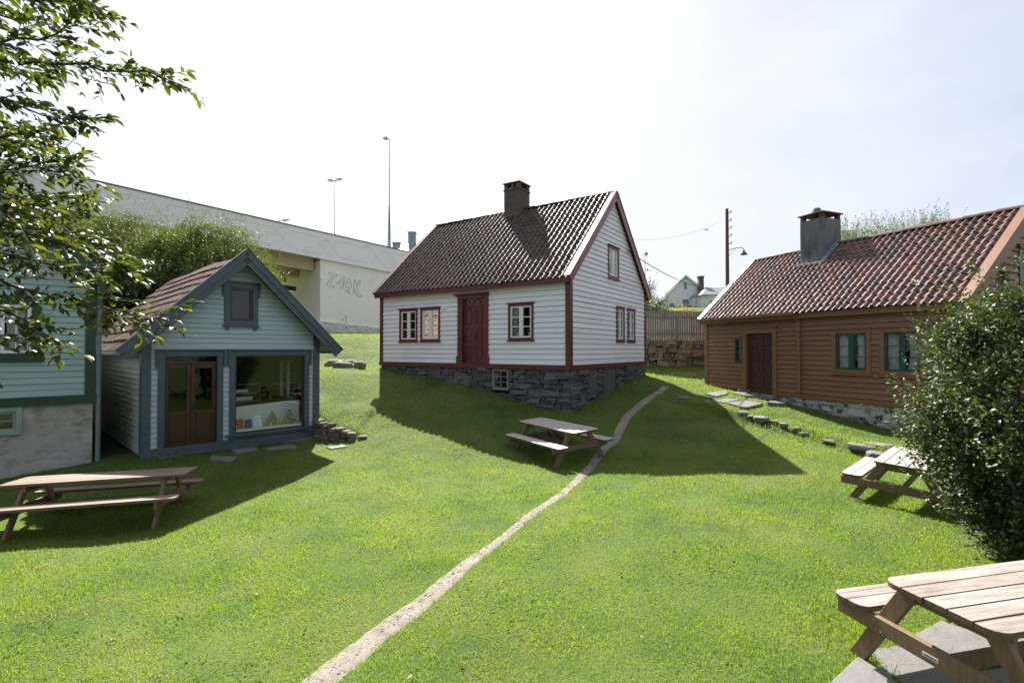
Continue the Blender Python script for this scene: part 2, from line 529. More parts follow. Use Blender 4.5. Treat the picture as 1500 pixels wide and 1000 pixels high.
_n = len(CP)
_A = np.zeros((_n + 3, _n + 3))
_A[:_n, :_n] = _tps(((CP[:, None, :2] - CP[None, :, :2]) ** 2).sum(-1)) + np.eye(_n) * .25
_A[:_n, _n:] = np.c_[np.ones(_n), CP[:, :2]]
_A[_n:, :_n] = _A[:_n, _n:].T
_w = np.linalg.solve(_A, np.r_[CP[:, 2], 0, 0, 0])

LEDGE = np.array([(4.9, 16.2), (5.9, 14.9), (7.0, 13.6), (7.6, 12.3), (8.1, 11.2), (8.7, 10.2), (10.2, 8.9)], float)
MOUND = np.array([(-5.9, 14.0), (-5.3, 13.78), (-4.75, 13.42), (-4.2, 13.2), (-3.7, 13.32)], float)
RW0, RW1 = np.array([3.6, 24.2]), np.array([14.5, 23.6])      # retaining wall under the board fence


def polydist(x, y, P):
    """distance to polyline, and sign (+ on the right-hand/back side), param along"""
    best = np.full(x.shape, 1e9)
    sg = np.zeros(x.shape)
    tt = np.zeros(x.shape)
    for i in range(len(P) - 1):
        a, b = P[i], P[i + 1]
        d = b - a
        L2 = d @ d
        t = np.clip(((x - a[0]) * d[0] + (y - a[1]) * d[1]) / L2, 0, 1)
        qx, qy = a[0] + t * d[0], a[1] + t * d[1]
        ds = np.hypot(x - qx, y - qy)
        s = np.sign(-(d[0] * (y - a[1]) - d[1] * (x - a[0])))
        m = ds < best
        best = np.where(m, ds, best)
        sg = np.where(m, s, sg)
        tt = np.where(m, i + t, tt)
    return best, sg, tt


def ground(x, y):
    x = np.atleast_1d(np.asarray(x, float))
    y = np.atleast_1d(np.asarray(y, float))
    xc, yc = np.clip(x, -32, 30), np.clip(y, -12, 36)
    d2 = (xc[..., None] - CP[:, 0]) ** 2 + (yc[..., None] - CP[:, 1]) ** 2
    z = _tps(d2) @ _w[:_n] + _w[_n] + _w[_n + 1] * xc + _w[_n + 2] * yc
    # ledge of stones in front of the brown house
    d, s, t = polydist(x, y, LEDGE)
    d = d * -s
    z = z + .11 * np.tanh(d / .10) * np.exp(-(d / 1.1) ** 2) * np.clip(t * 1.2, 0, 1)
    d, s, t = polydist(x, y, MOUND)
    d = d * -s
    z = z + (.26 - .058 * t) * (1 + np.tanh((d - .03) / .06)) * np.exp(-(d / 1.3) ** 2) * np.clip((4 - t) * 1.2, 0, 1)
    # terrace behind the retaining wall
    n = np.array([-(RW1 - RW0)[1], (RW1 - RW0)[0]])
    n = n / np.hypot(*n)
    dw = (x - RW0[0]) * n[0] + (y - RW0[1]) * n[1]
    k = np.clip((dw - .05) / .3, 0, 1)
    zt = .40 + np.clip(dw, 0, 60) * .10
    inx = np.clip((x - 3.0) / .8, 0, 1)
    z = np.where(inx > 0, z * (1 - k * inx) + zt * k * inx, z)
    far = np.clip((np.hypot(x, y) - 40) / 60, 0, 1)
    z = z + far * 3.0
    z = z + .018 * np.sin(x * 1.7 + .6 * y) * np.sin(y * 1.3 - .4 * x) + .010 * np.sin(x * 4.1 - y * 2.2) * np.sin(y * 3.7 + x)
    return z


def gz(x, y): return float(ground([x], [y])[0])


PATH = np.array([(-1.80, 2.6), (-1.51, 3.5), (-1.18, 4.35), (-.80, 5.05), (-.50, 5.85), (-.08, 6.75), (.30, 7.65), (.85, 8.8), (1.32, 9.9), (1.72, 10.9),
                 (2.2, 12.1), (2.75, 13.1), (3.25, 14.2), (3.95, 15.4), (4.85, 16.7), (5.4, 17.5)], float)


def path_halfwidth(t):
    return np.interp(t, [0, 3, 5, 8, 10, 15], [.115, .085, .055, .07, .09, .10])


# ground sheet: fine in the yard, growing outward to the horizon
def axis(lo, hi, step, far, grow=1.25):
    a = list(np.arange(lo, hi + 1e-6, step))
    s = step
    l, h = [], []
    x = hi
    while x < far:
        s *= grow
        x += s
        h.append(x)
    s = step
    x = lo
    while x > -far:
        s *= grow
        x -= s
        l.append(x)
    return np.array(l[::-1] + a + h)


gx, gy = axis(-14, 15, .11, 700), axis(-1, 30, .11, 900)
GX, GY = np.meshgrid(gx, gy)
GZ = ground(GX.ravel(), GY.ravel())
nx, ny = len(gx), len(gy)
idx = np.arange(nx * ny).reshape(ny, nx)
Fq = np.stack([idx[:-1, :-1], idx[:-1, 1:], idx[1:, 1:], idx[1:, :-1]], -1).reshape(-1, 4)

turf = material('turf', [(.03, .056, .006), (.05, .088, .008), (.07, .105, .012), (.10, .105, .03)], .8, rough=.95, bump=.02, bump_scale=30,
                spots=[((.10, .085, .05), 1.3, .62, .8, (1, 1, 1))])
g_obj = np_mesh('ground', np.c_[GX.ravel(), GY.ravel(), GZ], Fq, turf, smooth=True)
tag(g_obj, kind='structure')

# worn path draped on the lawn
def make_path():
    ts = np.linspace(0, len(PATH) - 1, 420)
    P = np.stack([np.interp(ts, range(len(PATH)), PATH[:, i]) for i in (0, 1)], 1)
    P[:, 0] += .012 * np.sin(ts * 3.1)
    T = np.gradient(P, axis=0)
    T /= np.hypot(T[:, 0], T[:, 1])[:, None]
    Nn = np.c_[T[:, 1], -T[:, 0]]
    rows = []
    K = 9
    hw = path_halfwidth(ts)
    for side in np.linspace(-1, 1, K):
        e = hw * side * (1.5 + .10 * np.sin(ts * 7 + side * 3) + .06 * np.sin(ts * 23 + 2 * side))
        rows.append(P + Nn * e[:, None])
    V = np.stack(rows, 1).reshape(-1, 2)
    # sits slightly into the turf at the edges so the grass closes over its border
    edge = np.abs(np.tile(np.linspace(-1, 1, K), len(ts)))
    z = ground(V[:, 0], V[:, 1]) + .006 + .004 * rng.random(len(V)) - .018 * (edge > .9)
    i = np.arange(len(ts) * K).reshape(len(ts), K)
    Fp = np.stack([i[:-1, :-1], i[:-1, 1:], i[1:, 1:], i[1:, :-1]], -1).reshape(-1, 4)
    o = np_mesh('path', np.c_[V, z], Fp, MT['soil'], smooth=True)
    tag(o, kind='structure')


make_path()


# ------------------------------------------------------------------ house builders
def frame(o_a=0, o_b=0, kind='front'):
    if kind == 'front': return lambda s, z, d: (o_a + s, o_b - d, z)
    if kind == 'right': return lambda s, z, d: (o_a + d, o_b + s, z)
    if kind == 'left': return lambda s, z, d: (o_a - d, o_b + s, z)
    if kind == 'back': return lambda s, z, d: (o_a + s, o_b + d, z)


def siding(name, F, z0, z1, pitch, lo, hi, openings, mat, parent, d_top=.004, d_bot=.034, joints=True):
    """lapped weatherboards; lo(z), hi(z) limits; openings (s0,s1,z0,z1)"""
    mb = MB()
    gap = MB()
    k = 0
    z = z0
    while z < z1 - .01:
        zt = min(z + pitch, z1)
        db = d_bot + random.uniform(-.003, .004)
        cuts = sorted({z, zt} | {c for o in openings for c in (o[2], o[3]) if z < c < zt})
        for za, zb in zip(cuts, cuts[1:]):
            zm = (za + zb) / 2
            segs = [(None, None)]
            ops = sorted([o for o in openings if o[2] < zm < o[3]])
            # breakpoints
            bounds = []
            cur = 'lo'
            for o in ops:
                bounds.append((cur, o[0]))
                cur = o[1]
            bounds.append((cur, 'hi'))
            for (sa, sb) in bounds:
                def lim(q, zz): return lo(zz) if q == 'lo' else (hi(zz) if q == 'hi' else q)
                a0, a1 = lim(sa, za), lim(sa, zb)
                b0, b1 = lim(sb, za), lim(sb, zb)
                if sb != 'hi' and sb > hi(zm): b0, b1 = hi(za), hi(zb)
                if b0 - a0 < .02: continue
                if b1 < a1: a1 = b1 = (a1 + b1) / 2
                za_ = za
                # butt joints between board lengths
                pts = [0, 1]
                if joints and b0 - a0 > 2.2 and sa == 'lo' or (joints and b0 - a0 > 3):
                    pts = [0, random.uniform(.25, .75), 1]
                for f0, f1 in zip(pts, pts[1:]):
                    za = za_
                    g = .0015 if len(pts) > 2 else 0
                    q0, q1 = a0 + (b0 - a0) * f0 + g, a0 + (b0 - a0) * f1 - g
                    r0, r1 = a1 + (b1 - a1) * f0 + g, a1 + (b1 - a1) * f1 - g
                    dA = d_top + (db - d_top) * (zt - za) / (zt - z)
                    dB = d_top + (db - d_top) * (zt - zb) / (zt - z)
                    jd = random.uniform(-.001, .001)
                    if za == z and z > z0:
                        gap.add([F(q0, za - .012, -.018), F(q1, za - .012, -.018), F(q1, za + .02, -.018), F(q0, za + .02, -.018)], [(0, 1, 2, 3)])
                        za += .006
                    p = [F(q0, za, -.02), F(q1, za, -.02), F(q1, za, dA + jd), F(q0, za, dA + jd),
                         F(r0, zb, -.02), F(r1, zb, -.02), F(r1, zb, dB + jd), F(r0, zb, dB + jd)]
                    mb.hexa(p)
        z = zt
        k += 1
    o = mb.build(name, mat, parent)
    gap.build('board_gap_shade', MT['dark'], o)  # near-black strips put shade and dirt into the lap gaps
    return o


def pantiles(name, mat, parent, S, ulen, vlen, tw=.215, tl=.29, amp=.048, lip=.022, n=13, off=0.0, rollw=.46):
    """S(u,v,d) -> local point. individual S-profile tiles, each an island"""
    nu, nv = round(ulen / tw), round(vlen / tl)
    tw, tl = ulen / nu, vlen / nv
    V, Fa = [], []
    us = np.linspace(0, 1.06, n)
    ww = rollw / 2
    prof = np.where(np.abs(us - ww) < ww, amp * np.cos(np.pi * (us - ww) / (2 * ww)) ** 1.3, 0) - .008 * np.sin(np.pi * np.clip((us - rollw) / (1 - rollw), 0, 1)) + np.where(us > 1, amp * .5 * (us - 1) / .06 * .5, 0)
    for r in range(nv):
        for c in range(nu):
            jd, ju, jt = random.uniform(-.004, .006), random.uniform(-.006, .006), random.uniform(-.004, .004)
            b = len(V)
            v0 = r * tl - .02 + random.uniform(-.008, .008) - (random.uniform(.02, .06) if random.random() < .02 else 0)
            v1 = (r + 1) * tl + .05
            for k, u in enumerate(us):
                uu = (c + u) * tw + ju
                h = prof[k] + jd + jt * u + .014 * math.sin(uu * 1.3 + v0 * .9) + .01 * math.sin(uu * .5 - v0 * 1.9)
                V.append(S(uu, v0, off + lip + h - .018))
                V.append(S(uu, v0, off + lip + h))
                V.append(S(uu, v1, off + h - .006))
            for k in range(n - 1):
                a = b + 3 * k
                Fa.append((a, a + 3, a + 4, a + 1))
                Fa.append((a + 1, a + 4, a + 5, a + 2))
    me = bpy.data.meshes.new(name)
    me.from_pydata(V, [], Fa)
    me.materials.append(mat)
    me.polygons.foreach_set('use_smooth', [True] * len(me.polygons))
    try:
        me.set_sharp_from_angle(angle=R(50))
    except Exception:
        pass
    return link(name, me, parent)


def stone_face(name, F, s0, s1, z0, z1, mat, parent, openings=(), h=(.045, .17), w=(.10, .62), proud=(.0, .075), bevel=.014, rough=1.6):
    mb = MB()
    z = z1
    while z > z0:
        hh = random.uniform(*h)
        zb = z - hh
        s = s0 + random.uniform(-.02, .0)
        while s < s1 - .03:
            ww = random.uniform(*w) * (.6 + hh * 4)
            e = min(s + ww, s1)
            if s1 - e < .1: e = s1
            for o_ in openings:
                if o_[2] - .03 < (z + zb) / 2 < o_[3]:
                    if s < o_[0] < e: e = o_[0]
                    elif o_[0] <= s + .001 < o_[1]: s, e = o_[1], max(e, o_[1] + .12)
            if e - s < .03:
                s = e if e > s else s + .01
                if not any(abs(e - o_[0]) < .001 for o_ in openings): continue
            sm, zm = (s + e) / 2, (z + zb) / 2
            if not any(o[0] < sm < o[1] and o[2] - .03 < zm < o[3] for o in openings):
                p = random.uniform(*proud)
                a = max(s, s0)
                tilt = random.uniform(-.016, .016) * rough
                j = lambda m=.011: random.uniform(-m, m) * rough
                q = [(a + .004, zb + .004 + j()), (e - .004, zb + .004 + tilt + j()), (e - .004 - abs(j(.02)), z - .004 + tilt + j()), (a + .004 + abs(j(.02)), z - .004 + j())]
                vs = [F(q[0][0], q[0][1], -.06), F(q[1][0], q[1][1], -.06), F(q[2][0], q[2][1], -.06), F(q[3][0], q[3][1], -.06),
                      F(q[0][0], q[0][1], p + j(.012)), F(q[1][0], q[1][1], p + j(.012)), F(q[2][0], q[2][1], p + j(.012)), F(q[3][0], q[3][1], p + j(.012))]
                mb.hexa(vs)
            s = e
        z = zb
    return mb.build(name, mat, parent, bevel=bevel)


def window(F, s0, s1, z0, z1, parent, trim, sash, cw=.085, cols=2, rows=3, leaves=2, cap=True, sill=True, curtain=None, recess=.0,
           name='window', sw=.045, gb=.018, mull=.075, label=None, cover=1.0, bracket=False):
    """casing outside (s0..s1,z0..z1); sub-parts frame, pane, curtain, sill"""
    a0, a1, b0, b1 = s0 + cw, s1 - cw, z0 + cw, z1 - cw
    m = MB()
    m.box(s0, a0, -.09, .045, z0, z1, F=F)
    m.box(a1, s1, -.09, .045, z0, z1, F=F)
    m.box(a0, a1, -.09, .045, b1, z1, F=F)
    m.box(a0, a1, -.09, .045, z0, b0, F=F)
    if cap:
        m.box(s0 - .04, s1 + .04, -.01, .085, z1, z1 + .03, F=F)
    if bracket:
        for sgn, q in ((-1, s0), (1, s1)):
            x0, x1 = (q - .04, q - .002) if sgn < 0 else (q + .002, q + .04)
            m.box(x0, x1, .0, .07, z1 - .34, z1 - .002, F=F)
            x0, x1 = (q + .03, q + .11) if sgn < 0 else (q - .11, q - .03)
            m.box(x0, x1, .0, .06, z0 - .11, z0 - .035, F=F)
    w = m.build(name, trim, parent, bevel=.003)
    if label: w['label'] = label
    f = MB()
    dz0, dz1 = -.055 + recess, .015 + recess
    leafw = (a1 - a0 - (leaves - 1) * mull * .0) / leaves
    for i in range(leaves):
        l0, l1 = a0 + i * leafw, a0 + (i + 1) * leafw
        w_l = sw if i == 0 else mull / 2
        w_r = sw if i == leaves - 1 else mull / 2
        f.box(l0 + .002, l0 + w_l, dz0, dz1, b0 + .002, b1 - .002, F=F)
        f.box(l1 - w_r, l1 - .002, dz0, dz1, b0 + .002, b1 - .002, F=F)
        f.box(l0 + w_l, l1 - w_r, dz0, dz1, b1 - sw, b1 - .002, F=F)
        f.box(l0 + w_l, l1 - w_r, dz0, dz1, b0 + .002, b0 + sw, F=F)
        for r in range(1, rows):
            zz = b0 + sw + (b1 - b0 - 2 * sw) * r / rows
            f.box(l0 + w_l, l1 - w_r, dz0 + .015, dz1 - .008, zz - gb / 2, zz + gb / 2, F=F)
        c = cols // leaves
        for r in range(1, c):
            ss = l0 + w_l + (l1 - l0 - w_l - w_r) * r / c
            f.box(ss - gb / 2, ss + gb / 2, dz0 + .017, dz1 - .010, b0 + sw, b1 - sw, F=F)
    f.build('frame', sash, w)
    g = MB()
    d = (dz0 + dz1) / 2
    g.add([F(a0, b0, d), F(a1, b0, d), F(a1, b1, d), F(a0, b1, d)], [(0, 1, 2, 3)])
    g.build('pane', MT['glass'], w)
    if sill:
        s = MB()
        s.box(s0 - .035, s1 + .035, -.01, .075, z0 - .035, z0 - .001, F=F)
        s.build('sill', trim, w, bevel=.004)
    if curtain:
        for side in (0, 1):
            cm = MB()
            wd = (a1 - a0) * .5 * cover
            nn = 22
            vs = []
            zt, zb = b1 - .02, b0 + (b1 - b0) * random.choice((.02, .05))
            for i in range(nn):
                t = i / (nn - 1)
                ss = a0 + wd * t if side == 0 else a1 - wd * t
                dd = -.13 + .018 * math.sin(t * 24 + side)
                vs += [F(ss, zb, dd - .01), F(ss * .9 + (a0 if side == 0 else a1) * .1, (zb + zt) / 2, dd), F(ss, zt, dd)]
            fs = []
            for i in range(nn - 1):
                fs += [(3 * i, 3 * i + 3, 3 * i + 4, 3 * i + 1), (3 * i + 1, 3 * i + 4, 3 * i + 5, 3 * i + 2)]
            cm.add(vs, fs)
            cm.build('curtain', curtain, w, smooth=True, recalc=False)
    return w


def panelled_door(F, s0, s1, z0, z1, parent, mat, panels, leaves=2, d=-.03, glass=None, handle=True, name='door'):
    """door leaves with raised panels; glass: fraction (from, to) of the height glazed"""
    m = MB()
    lw = (s1 - s0) / leaves
    for i in range(leaves):
        l0, l1 = s0 + i * lw + .003, s0 + (i + 1) * lw - .003
        st = .085 if lw < .7 else .11
        m.box(l0, l0 + st, d - .045, d, z0, z1, F=F)
        m.box(l1 - st, l1, d - .045, d, z0, z1, F=F)
        prev = z0
        for (pa, pb) in panels:
            za, zb = z0 + (z1 - z0) * pa, z0 + (z1 - z0) * pb
            m.box(l0 + st, l1 - st, d - .045, d, prev, za, F=F)
            if not (glass and abs(pa - glass[0]) < .01):
                m.box(l0 + st, l1 - st, d - .035, d - .022, za, zb, F=F)
                m.box(l0 + st + .035, l1 - st - .035, d - .022, d - .008, za + .035, zb - .035, F=F)
            prev = zb
        m.box(l0 + st, l1 - st, d - .045, d, prev, z1, F=F)
    o = m.build(name, mat, parent, bevel=.004)
    if glass:
        for i in range(leaves):
            l0, l1 = s0 + i * lw + .06, s0 + (i + 1) * lw - .06
            g = MB()
            za, zb = z0 + (z1 - z0) * glass[0] - .01, z0 + (z1 - z0) * glass[1] + .01
            g.add([F(l0, za, d - .03), F(l1, za, d - .03), F(l1, zb, d - .03), F(l0, zb, d - .03)], [(0, 1, 2, 3)])
            g.build('pane', MT['glass'], o)
    if handle:
        h = MB()
        sm = s0 + lw * (leaves - 1) + .045 if leaves > 1 else s0 + .07
        zz = z0 + (z1 - z0) * .47
        h.box(sm - .018, sm + .018, d, d + .006, zz - .09, zz + .09, F=F)
        h.tube([F(sm, zz + .02, d), F(sm, zz + .02, d + .05), F(sm + .09, zz + .02, d + .055)], .008, 6)
        h.build('handle', MT['black'], o)
    return o


def gable_lim(W, he_z, slope, inset=0.0):
    """limits for a wall of width W whose gable starts at he_z"""
    lo = lambda z: inset + max(0, (z - he_z) / slope)
    hi = lambda z: W - inset - max(0, (z - he_z) / slope)
    return lo, hi


def roof_planes(a0, a1, b0, b1, he, hr):
    """returns S_front, S_back (u along ridge, v up from the eave, d normal) and slope length for a ridge along a"""
    half = (b1 - b0) / 2
    ln = math.hypot(half, hr - he)
    c, s = half / ln, (hr - he) / ln
    Sf = lambda u, v, d: (a0 + u, b0 + v * c - d * s, he + v * s + d * c)
    Sb = lambda u, v, d: (a1 - u, b1 - v * c + d * s, he + v * s + d * c)
    return Sf, Sb, ln, c, s


def solid_roof(name, mat, parent, S, ulen, ln, t=.07, u0=0.0):
    m = MB()
    p = [S(u0, 0, -t), S(ulen, 0, -t), S(ulen, ln, -t), S(u0, ln, -t), S(u0, 0, -.002), S(ulen, 0, -.002), S(ulen, ln, -.002), S(u0, ln, -.002)]
    m.hexa(p)
    return m.build(name, mat, parent)


def ridge_tiles(parent, mat, a0, a1, b, z, r=.11, L=.38):
    m = MB()
    x = a0
    while x < a1 - .05:
        e = min(x + L, a1)
        base = len(m.v)
        K = 7
        rr, r2 = r + random.uniform(0, .008), r * .88
        dz = random.uniform(-.006, .006)
        for q, rad in ((x - .03, rr), (e, r2)):
            for k in range(K):
                a = math.pi * k / (K - 1)
                m.v.append((q, b + rad * 1.15 * math.cos(a), z + dz + rad * .9 * math.sin(a) - .05))
            for k in range(K):
                a = math.pi * (K - 1 - k) / (K - 1)
                m.v.append((q, b + (rad - .015) * 1.15 * math.cos(a), z + dz + (rad - .015) * .9 * math.sin(a) - .05))
        n = 2 * K
        for k in range(n):
            m.f.append((base + k, base + (k + 1) % n, base + n + (k + 1) % n, base + n + k))
        m.f.append(tuple(base + k for k in range(n)))
        m.f.append(tuple(base + n + k for k in range(n)))
        x = e
    return m.build('ridge', mat, parent)


# ------------------------------------------------------------------ white house
def white_house():
    H = empty('white_house', W_O, W_TH)
    tag(H, 'white weatherboard cottage with dark red trim, slate foundation and dark pantile roof', 'house')
    L, D, he, hr = W_L, W_D, W_HE, W_HR
    og, oe = .12, .22
    zf = -.02
    slope = (hr - he) / (D / 2 + oe)
    wall_top = he + oe * slope - .12      # underside of roof at the wall plane
    Ff, Fr, Fl, Fb = frame(0, 0, 'front'), frame(L, 0, 'right'), frame(0, 0, 'left'), frame(0, D, 'back')
    wins = [(1.0, 1.91, .80, 1.97), (2.06, 2.99, .80, 1.97), (5.84, 6.77, .80, 1.93)]
    door = (3.79, 5.07, .02, 2.32)
    sw = [(3.42, 4.16, .80, 1.99), (4.46, 5.22, .80, 1.99)]
    att = (2.72, 3.66, 2.93, 4.02)
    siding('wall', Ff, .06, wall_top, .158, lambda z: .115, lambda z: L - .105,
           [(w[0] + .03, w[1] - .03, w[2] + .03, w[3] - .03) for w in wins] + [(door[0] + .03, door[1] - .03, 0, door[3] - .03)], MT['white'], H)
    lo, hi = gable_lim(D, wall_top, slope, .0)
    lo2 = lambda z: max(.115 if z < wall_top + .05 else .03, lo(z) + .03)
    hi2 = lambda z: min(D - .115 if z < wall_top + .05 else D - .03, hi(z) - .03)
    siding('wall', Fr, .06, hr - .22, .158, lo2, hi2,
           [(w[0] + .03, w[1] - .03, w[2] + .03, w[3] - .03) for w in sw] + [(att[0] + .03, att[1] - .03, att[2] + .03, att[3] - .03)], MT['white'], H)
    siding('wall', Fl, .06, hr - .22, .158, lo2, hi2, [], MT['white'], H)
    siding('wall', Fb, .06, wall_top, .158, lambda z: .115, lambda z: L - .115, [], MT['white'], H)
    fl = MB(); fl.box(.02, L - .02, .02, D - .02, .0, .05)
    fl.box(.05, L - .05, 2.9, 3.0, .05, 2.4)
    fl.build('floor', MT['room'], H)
    # corner boards and base band
    for (a, b) in ((0, 0), (L, 0), (0, D), (L, D)):
        m = MB()
        sa, sb = (1 if a == 0 else -1), (1 if b == 0 else -1)
        xa = sorted((a - sa * .045, a + sa * .12))
        xb = sorted((b - sb * .045, b + sb * .02))
        m.box(xa[0], xa[1], xb[0], xb[1], 0, wall_top + .02)
        xa = sorted((a - sa * .045, a + sa * .02))
        xb = sorted((b + sb * .02, b + sb * .12))
        m.box(xa[0], xa[1], xb[0], xb[1], 0, wall_top + .02)
        m.build('corner_board', MT['oxblood'], H, bevel=.003)
    m = MB()
    m.box(-.05, L + .05, -.075, .0, -.09, .06); m.box(L, L + .075, .0, D + .05, -.09, .06)
    m.box(-.075, 0, 0, D + .05, -.09, .06); m.box(-.05, L + .05, D, D + .07, -.09, .06)
    m.build('base_band', MT['oxblood'], H, bevel=.004)
    # foundation of dry laid slate
    core = MB()
    core.box(.12, L - .12, .12, D - .12, -1.9, -.1)
    core.build('foundation_core', MT['dark'], H)
    op = [(2.41, 3.04, -.95, -.08), (5.2, 5.88, -.78, -.08)]
    stone_face('foundation', lambda s, z, d: (s, .0 - d + .0, z), .0, L + .02, -1.9, -.09, MT['slate'], H, op)
    opr = [(1.2, 1.78, -1.02, -.08), (2.3, 3.32, -1.1, -.08)]
    stone_face('foundation', lambda s, z, d: (L + d, s, z), 0.02, D, -1.9, -.09, MT['slate'], H, opr)
    stone_face('foundation', lambda s, z, d: (-d, s, z), 0.02, D, -1.9, -.09, MT['slate'], H, w=(.3, .9))
    planks = material('grey weathered hatch', [(.05, .055, .05), (.11, .115, .10)], 3, (8, 8, 1), .85, .4, .003, 30)
    for F, o in ((Ff, (2.43, 3.02, -.92, -.09)), (Fr, (1.22, 1.76, -1.0, -.09)), (Fr, (2.34, 3.28, -1.08, -.09))):
        m = MB()
        n = 4
        for i in range(n):
            x0 = o[0] + (o[1] - o[0]) * i / n
            m.box(x0 + .003, x0 + (o[1] - o[0]) / n - .003, -.09, .03 + random.uniform(0, .006), o[2], o[3], F=F)
        m.build('cellar_hatch', planks, H)
    cellar_trim = material('green grey cellar frame', [(.16, .18, .15), (.24, .26, .22)], 4, rough=.7)
    window(Ff, 5.22, 5.86, -.76, -.1, H, cellar_trim, cellar_trim, cw=.05, cols=2, rows=3, leaves=1, cap=False, sill=False, sw=.03, gb=.022, name='cellar_window')
    for i, w in enumerate(wins):
        window(Ff, w[0], w[1], w[2], w[3], H, MT['oxblood'], MT['window_white'], curtain=MT['pink_reflect'] if i < 2 else MT['curtain'], mull=.14, sw=.05, gb=.028, cw=.075,
               cover=.42 if i < 2 else .48)
        if True:
            for q in (.27, .73):   # pot plants on the sill inside
                x = w[0] + (w[1] - w[0]) * q
                m = MB()
                m.lathe([(.035, 0), (.05, .1), (.055, .11), (.04, .112)], Ff(x, w[2] + .13, -.16), 10)
                po = m.build('flower_pot', MT['boxred'] if i != 2 else MT['paper'], None)
                po.matrix_world = Matrix.Translation(W_O) @ Matrix.Rotation(W_TH, 4, 'Z')
                c = Ff(x, w[2] + .3, -.16)
                lf = leaves_blob(c, .09, 70, .035, 5)
                l = np_mesh('foliage', lf[0], lf[1], MT['leaf_bush'], po)
                wn_ = ["white cottage's leftmost front window", "white cottage's second window from the left", "white cottage window right of the door"][i]
                tag(po, 'pot plant in the %s half of the %s' % ('left' if q < .5 else 'right', wn_), 'pot plant', 'pot plants behind the cottage windows')
    for w in sw:
        window(Fr, w[0], w[1], w[2], w[3], H, MT['oxblood'], MT['window_white'], curtain=MT['curtain'], mull=.12, sw=.05, gb=.028, cw=.07, cover=.6)
    window(Fr, att[0], att[1], att[2], att[3], H, MT['oxblood'], MT['window_white'], curtain=MT['curtain'], mull=.12, sw=.05, gb=.028, cw=.09, rows=2, cover=.7, label='small attic window high in the gable')
    # door
    m = MB()
    m.box(door[0], door[0] + .2, -.09, .06, .0, door[3] - .14, F=Ff)
    m.box(door[1] - .2, door[1], -.09, .06, .0, door[3] - .14, F=Ff)
    m.box(door[0] - .03, door[0] + .23, -.0, .085, .0, .3, F=Ff)
    m.box(door[1] - .23, door[1] + .03, -.0, .085, .0, .3, F=Ff)
    m.box(door[0] - .0, door[1] + .0, -.09, .07, door[3] - .14, door[3], F=Ff)
    m.box(door[0] - .12, door[1] + .04, -.02, .16, door[3], door[3] + .03, F=Ff)
    m.box(door[0] - .07, door[1] + .02, -.02, .11, door[3] - .03, door[3] - .001, F=Ff)
    fr = m.build('door_frame', MT['oxblood'], H, bevel=.005)
    d = panelled_door(Ff, door[0] + .2, door[1] - .2, .06, 1.93, H, MT['oxblood'], [(.06, .3), (.36, .62), (.68, .95)], 2, d=-.05)
    t = MB()
    t.box(door[0] + .2, door[1] - .2, -.09, -.02, 1.93, 1.985, F=Ff)
    tr = t.build('transom', MT['oxblood'], H)
    g = MB(); g.add([Ff(door[0] + .2, 1.98, -.08), Ff(door[1] - .2, 1.98, -.08), Ff(door[1] - .2, 2.18, -.08), Ff(door[0] + .2, 2.18, -.08)], [(0, 1, 2, 3)])
    g.build('pane', MT['glass'], tr)
    orn = MB()
    cx, cz = (door[0] + door[1]) / 2, 2.08
    for sgn in (-1, 1):
        for r_, x_ in ((.07, .13), (.05, .3)):
            orn.tube([Ff(cx + sgn * x_ + r_ * 1.6 * math.cos(a), cz + r_ * math.sin(a), -.06) for a in np.linspace(0, 6.2832, 15)], .009, 5)
    orn.lathe([(.035, 0), (.035, .01)], Ff(cx, cz, -.06), 8)
    orn.build('fretwork', MT['redbrown'], tr)
    # wall lamp
    m = MB(); m.box(3.06, 3.24, .0, .05, 1.92, 2.0, F=Ff); m.box(3.09, 3.21, .05, .11, 1.9, 1.95, F=Ff)
    m.build('wall_lamp', MT['window_white'], H, bevel=.01)
    # roof
    Sf, Sb, ln, c, s = roof_planes(-og, L + og, -oe, D + oe, he, hr)
    solid_roof('roof_deck', MT['oxblood'], H, Sf, L + 2 * og, ln, .05)
    solid_roof('roof_deck', MT['oxblood'], H, Sb, L + 2 * og, ln, .05)
    S2 = lambda u, v, d: Sf(u + .03, v - .03, d)
    pantiles('roof', MT['tile_dark'], H, lambda u, v, d: Sf(u + .05, v - .04, d + .03), L + 2 * og - .12, ln + .04, .21, .27)
    pantiles('roof', MT['tile_dark'], H, lambda u, v, d: Sb(u + .05, v - .04, d + .03), L + 2 * og - .12, ln + .04, .21, .27, n=7)
    ridge_tiles(H, MT['tile_dark'], -og, L + og - .04, D / 2, hr + .07, .10)
    # fascia and rake boards
    m = MB(); m.box(-og, L + og, -oe - .03, -oe + .0, he - .17, he + .0)
    m.box(-og, L + og, -oe, -.0, he - .07, he - .04)
    m.build('fascia', MT['oxblood'], H, bevel=.003)
    m = MB(); m.box(-og, L + og, D + oe, D + oe + .03, he - .15, he + .0)
    m.build('fascia', MT['oxblood'], H)
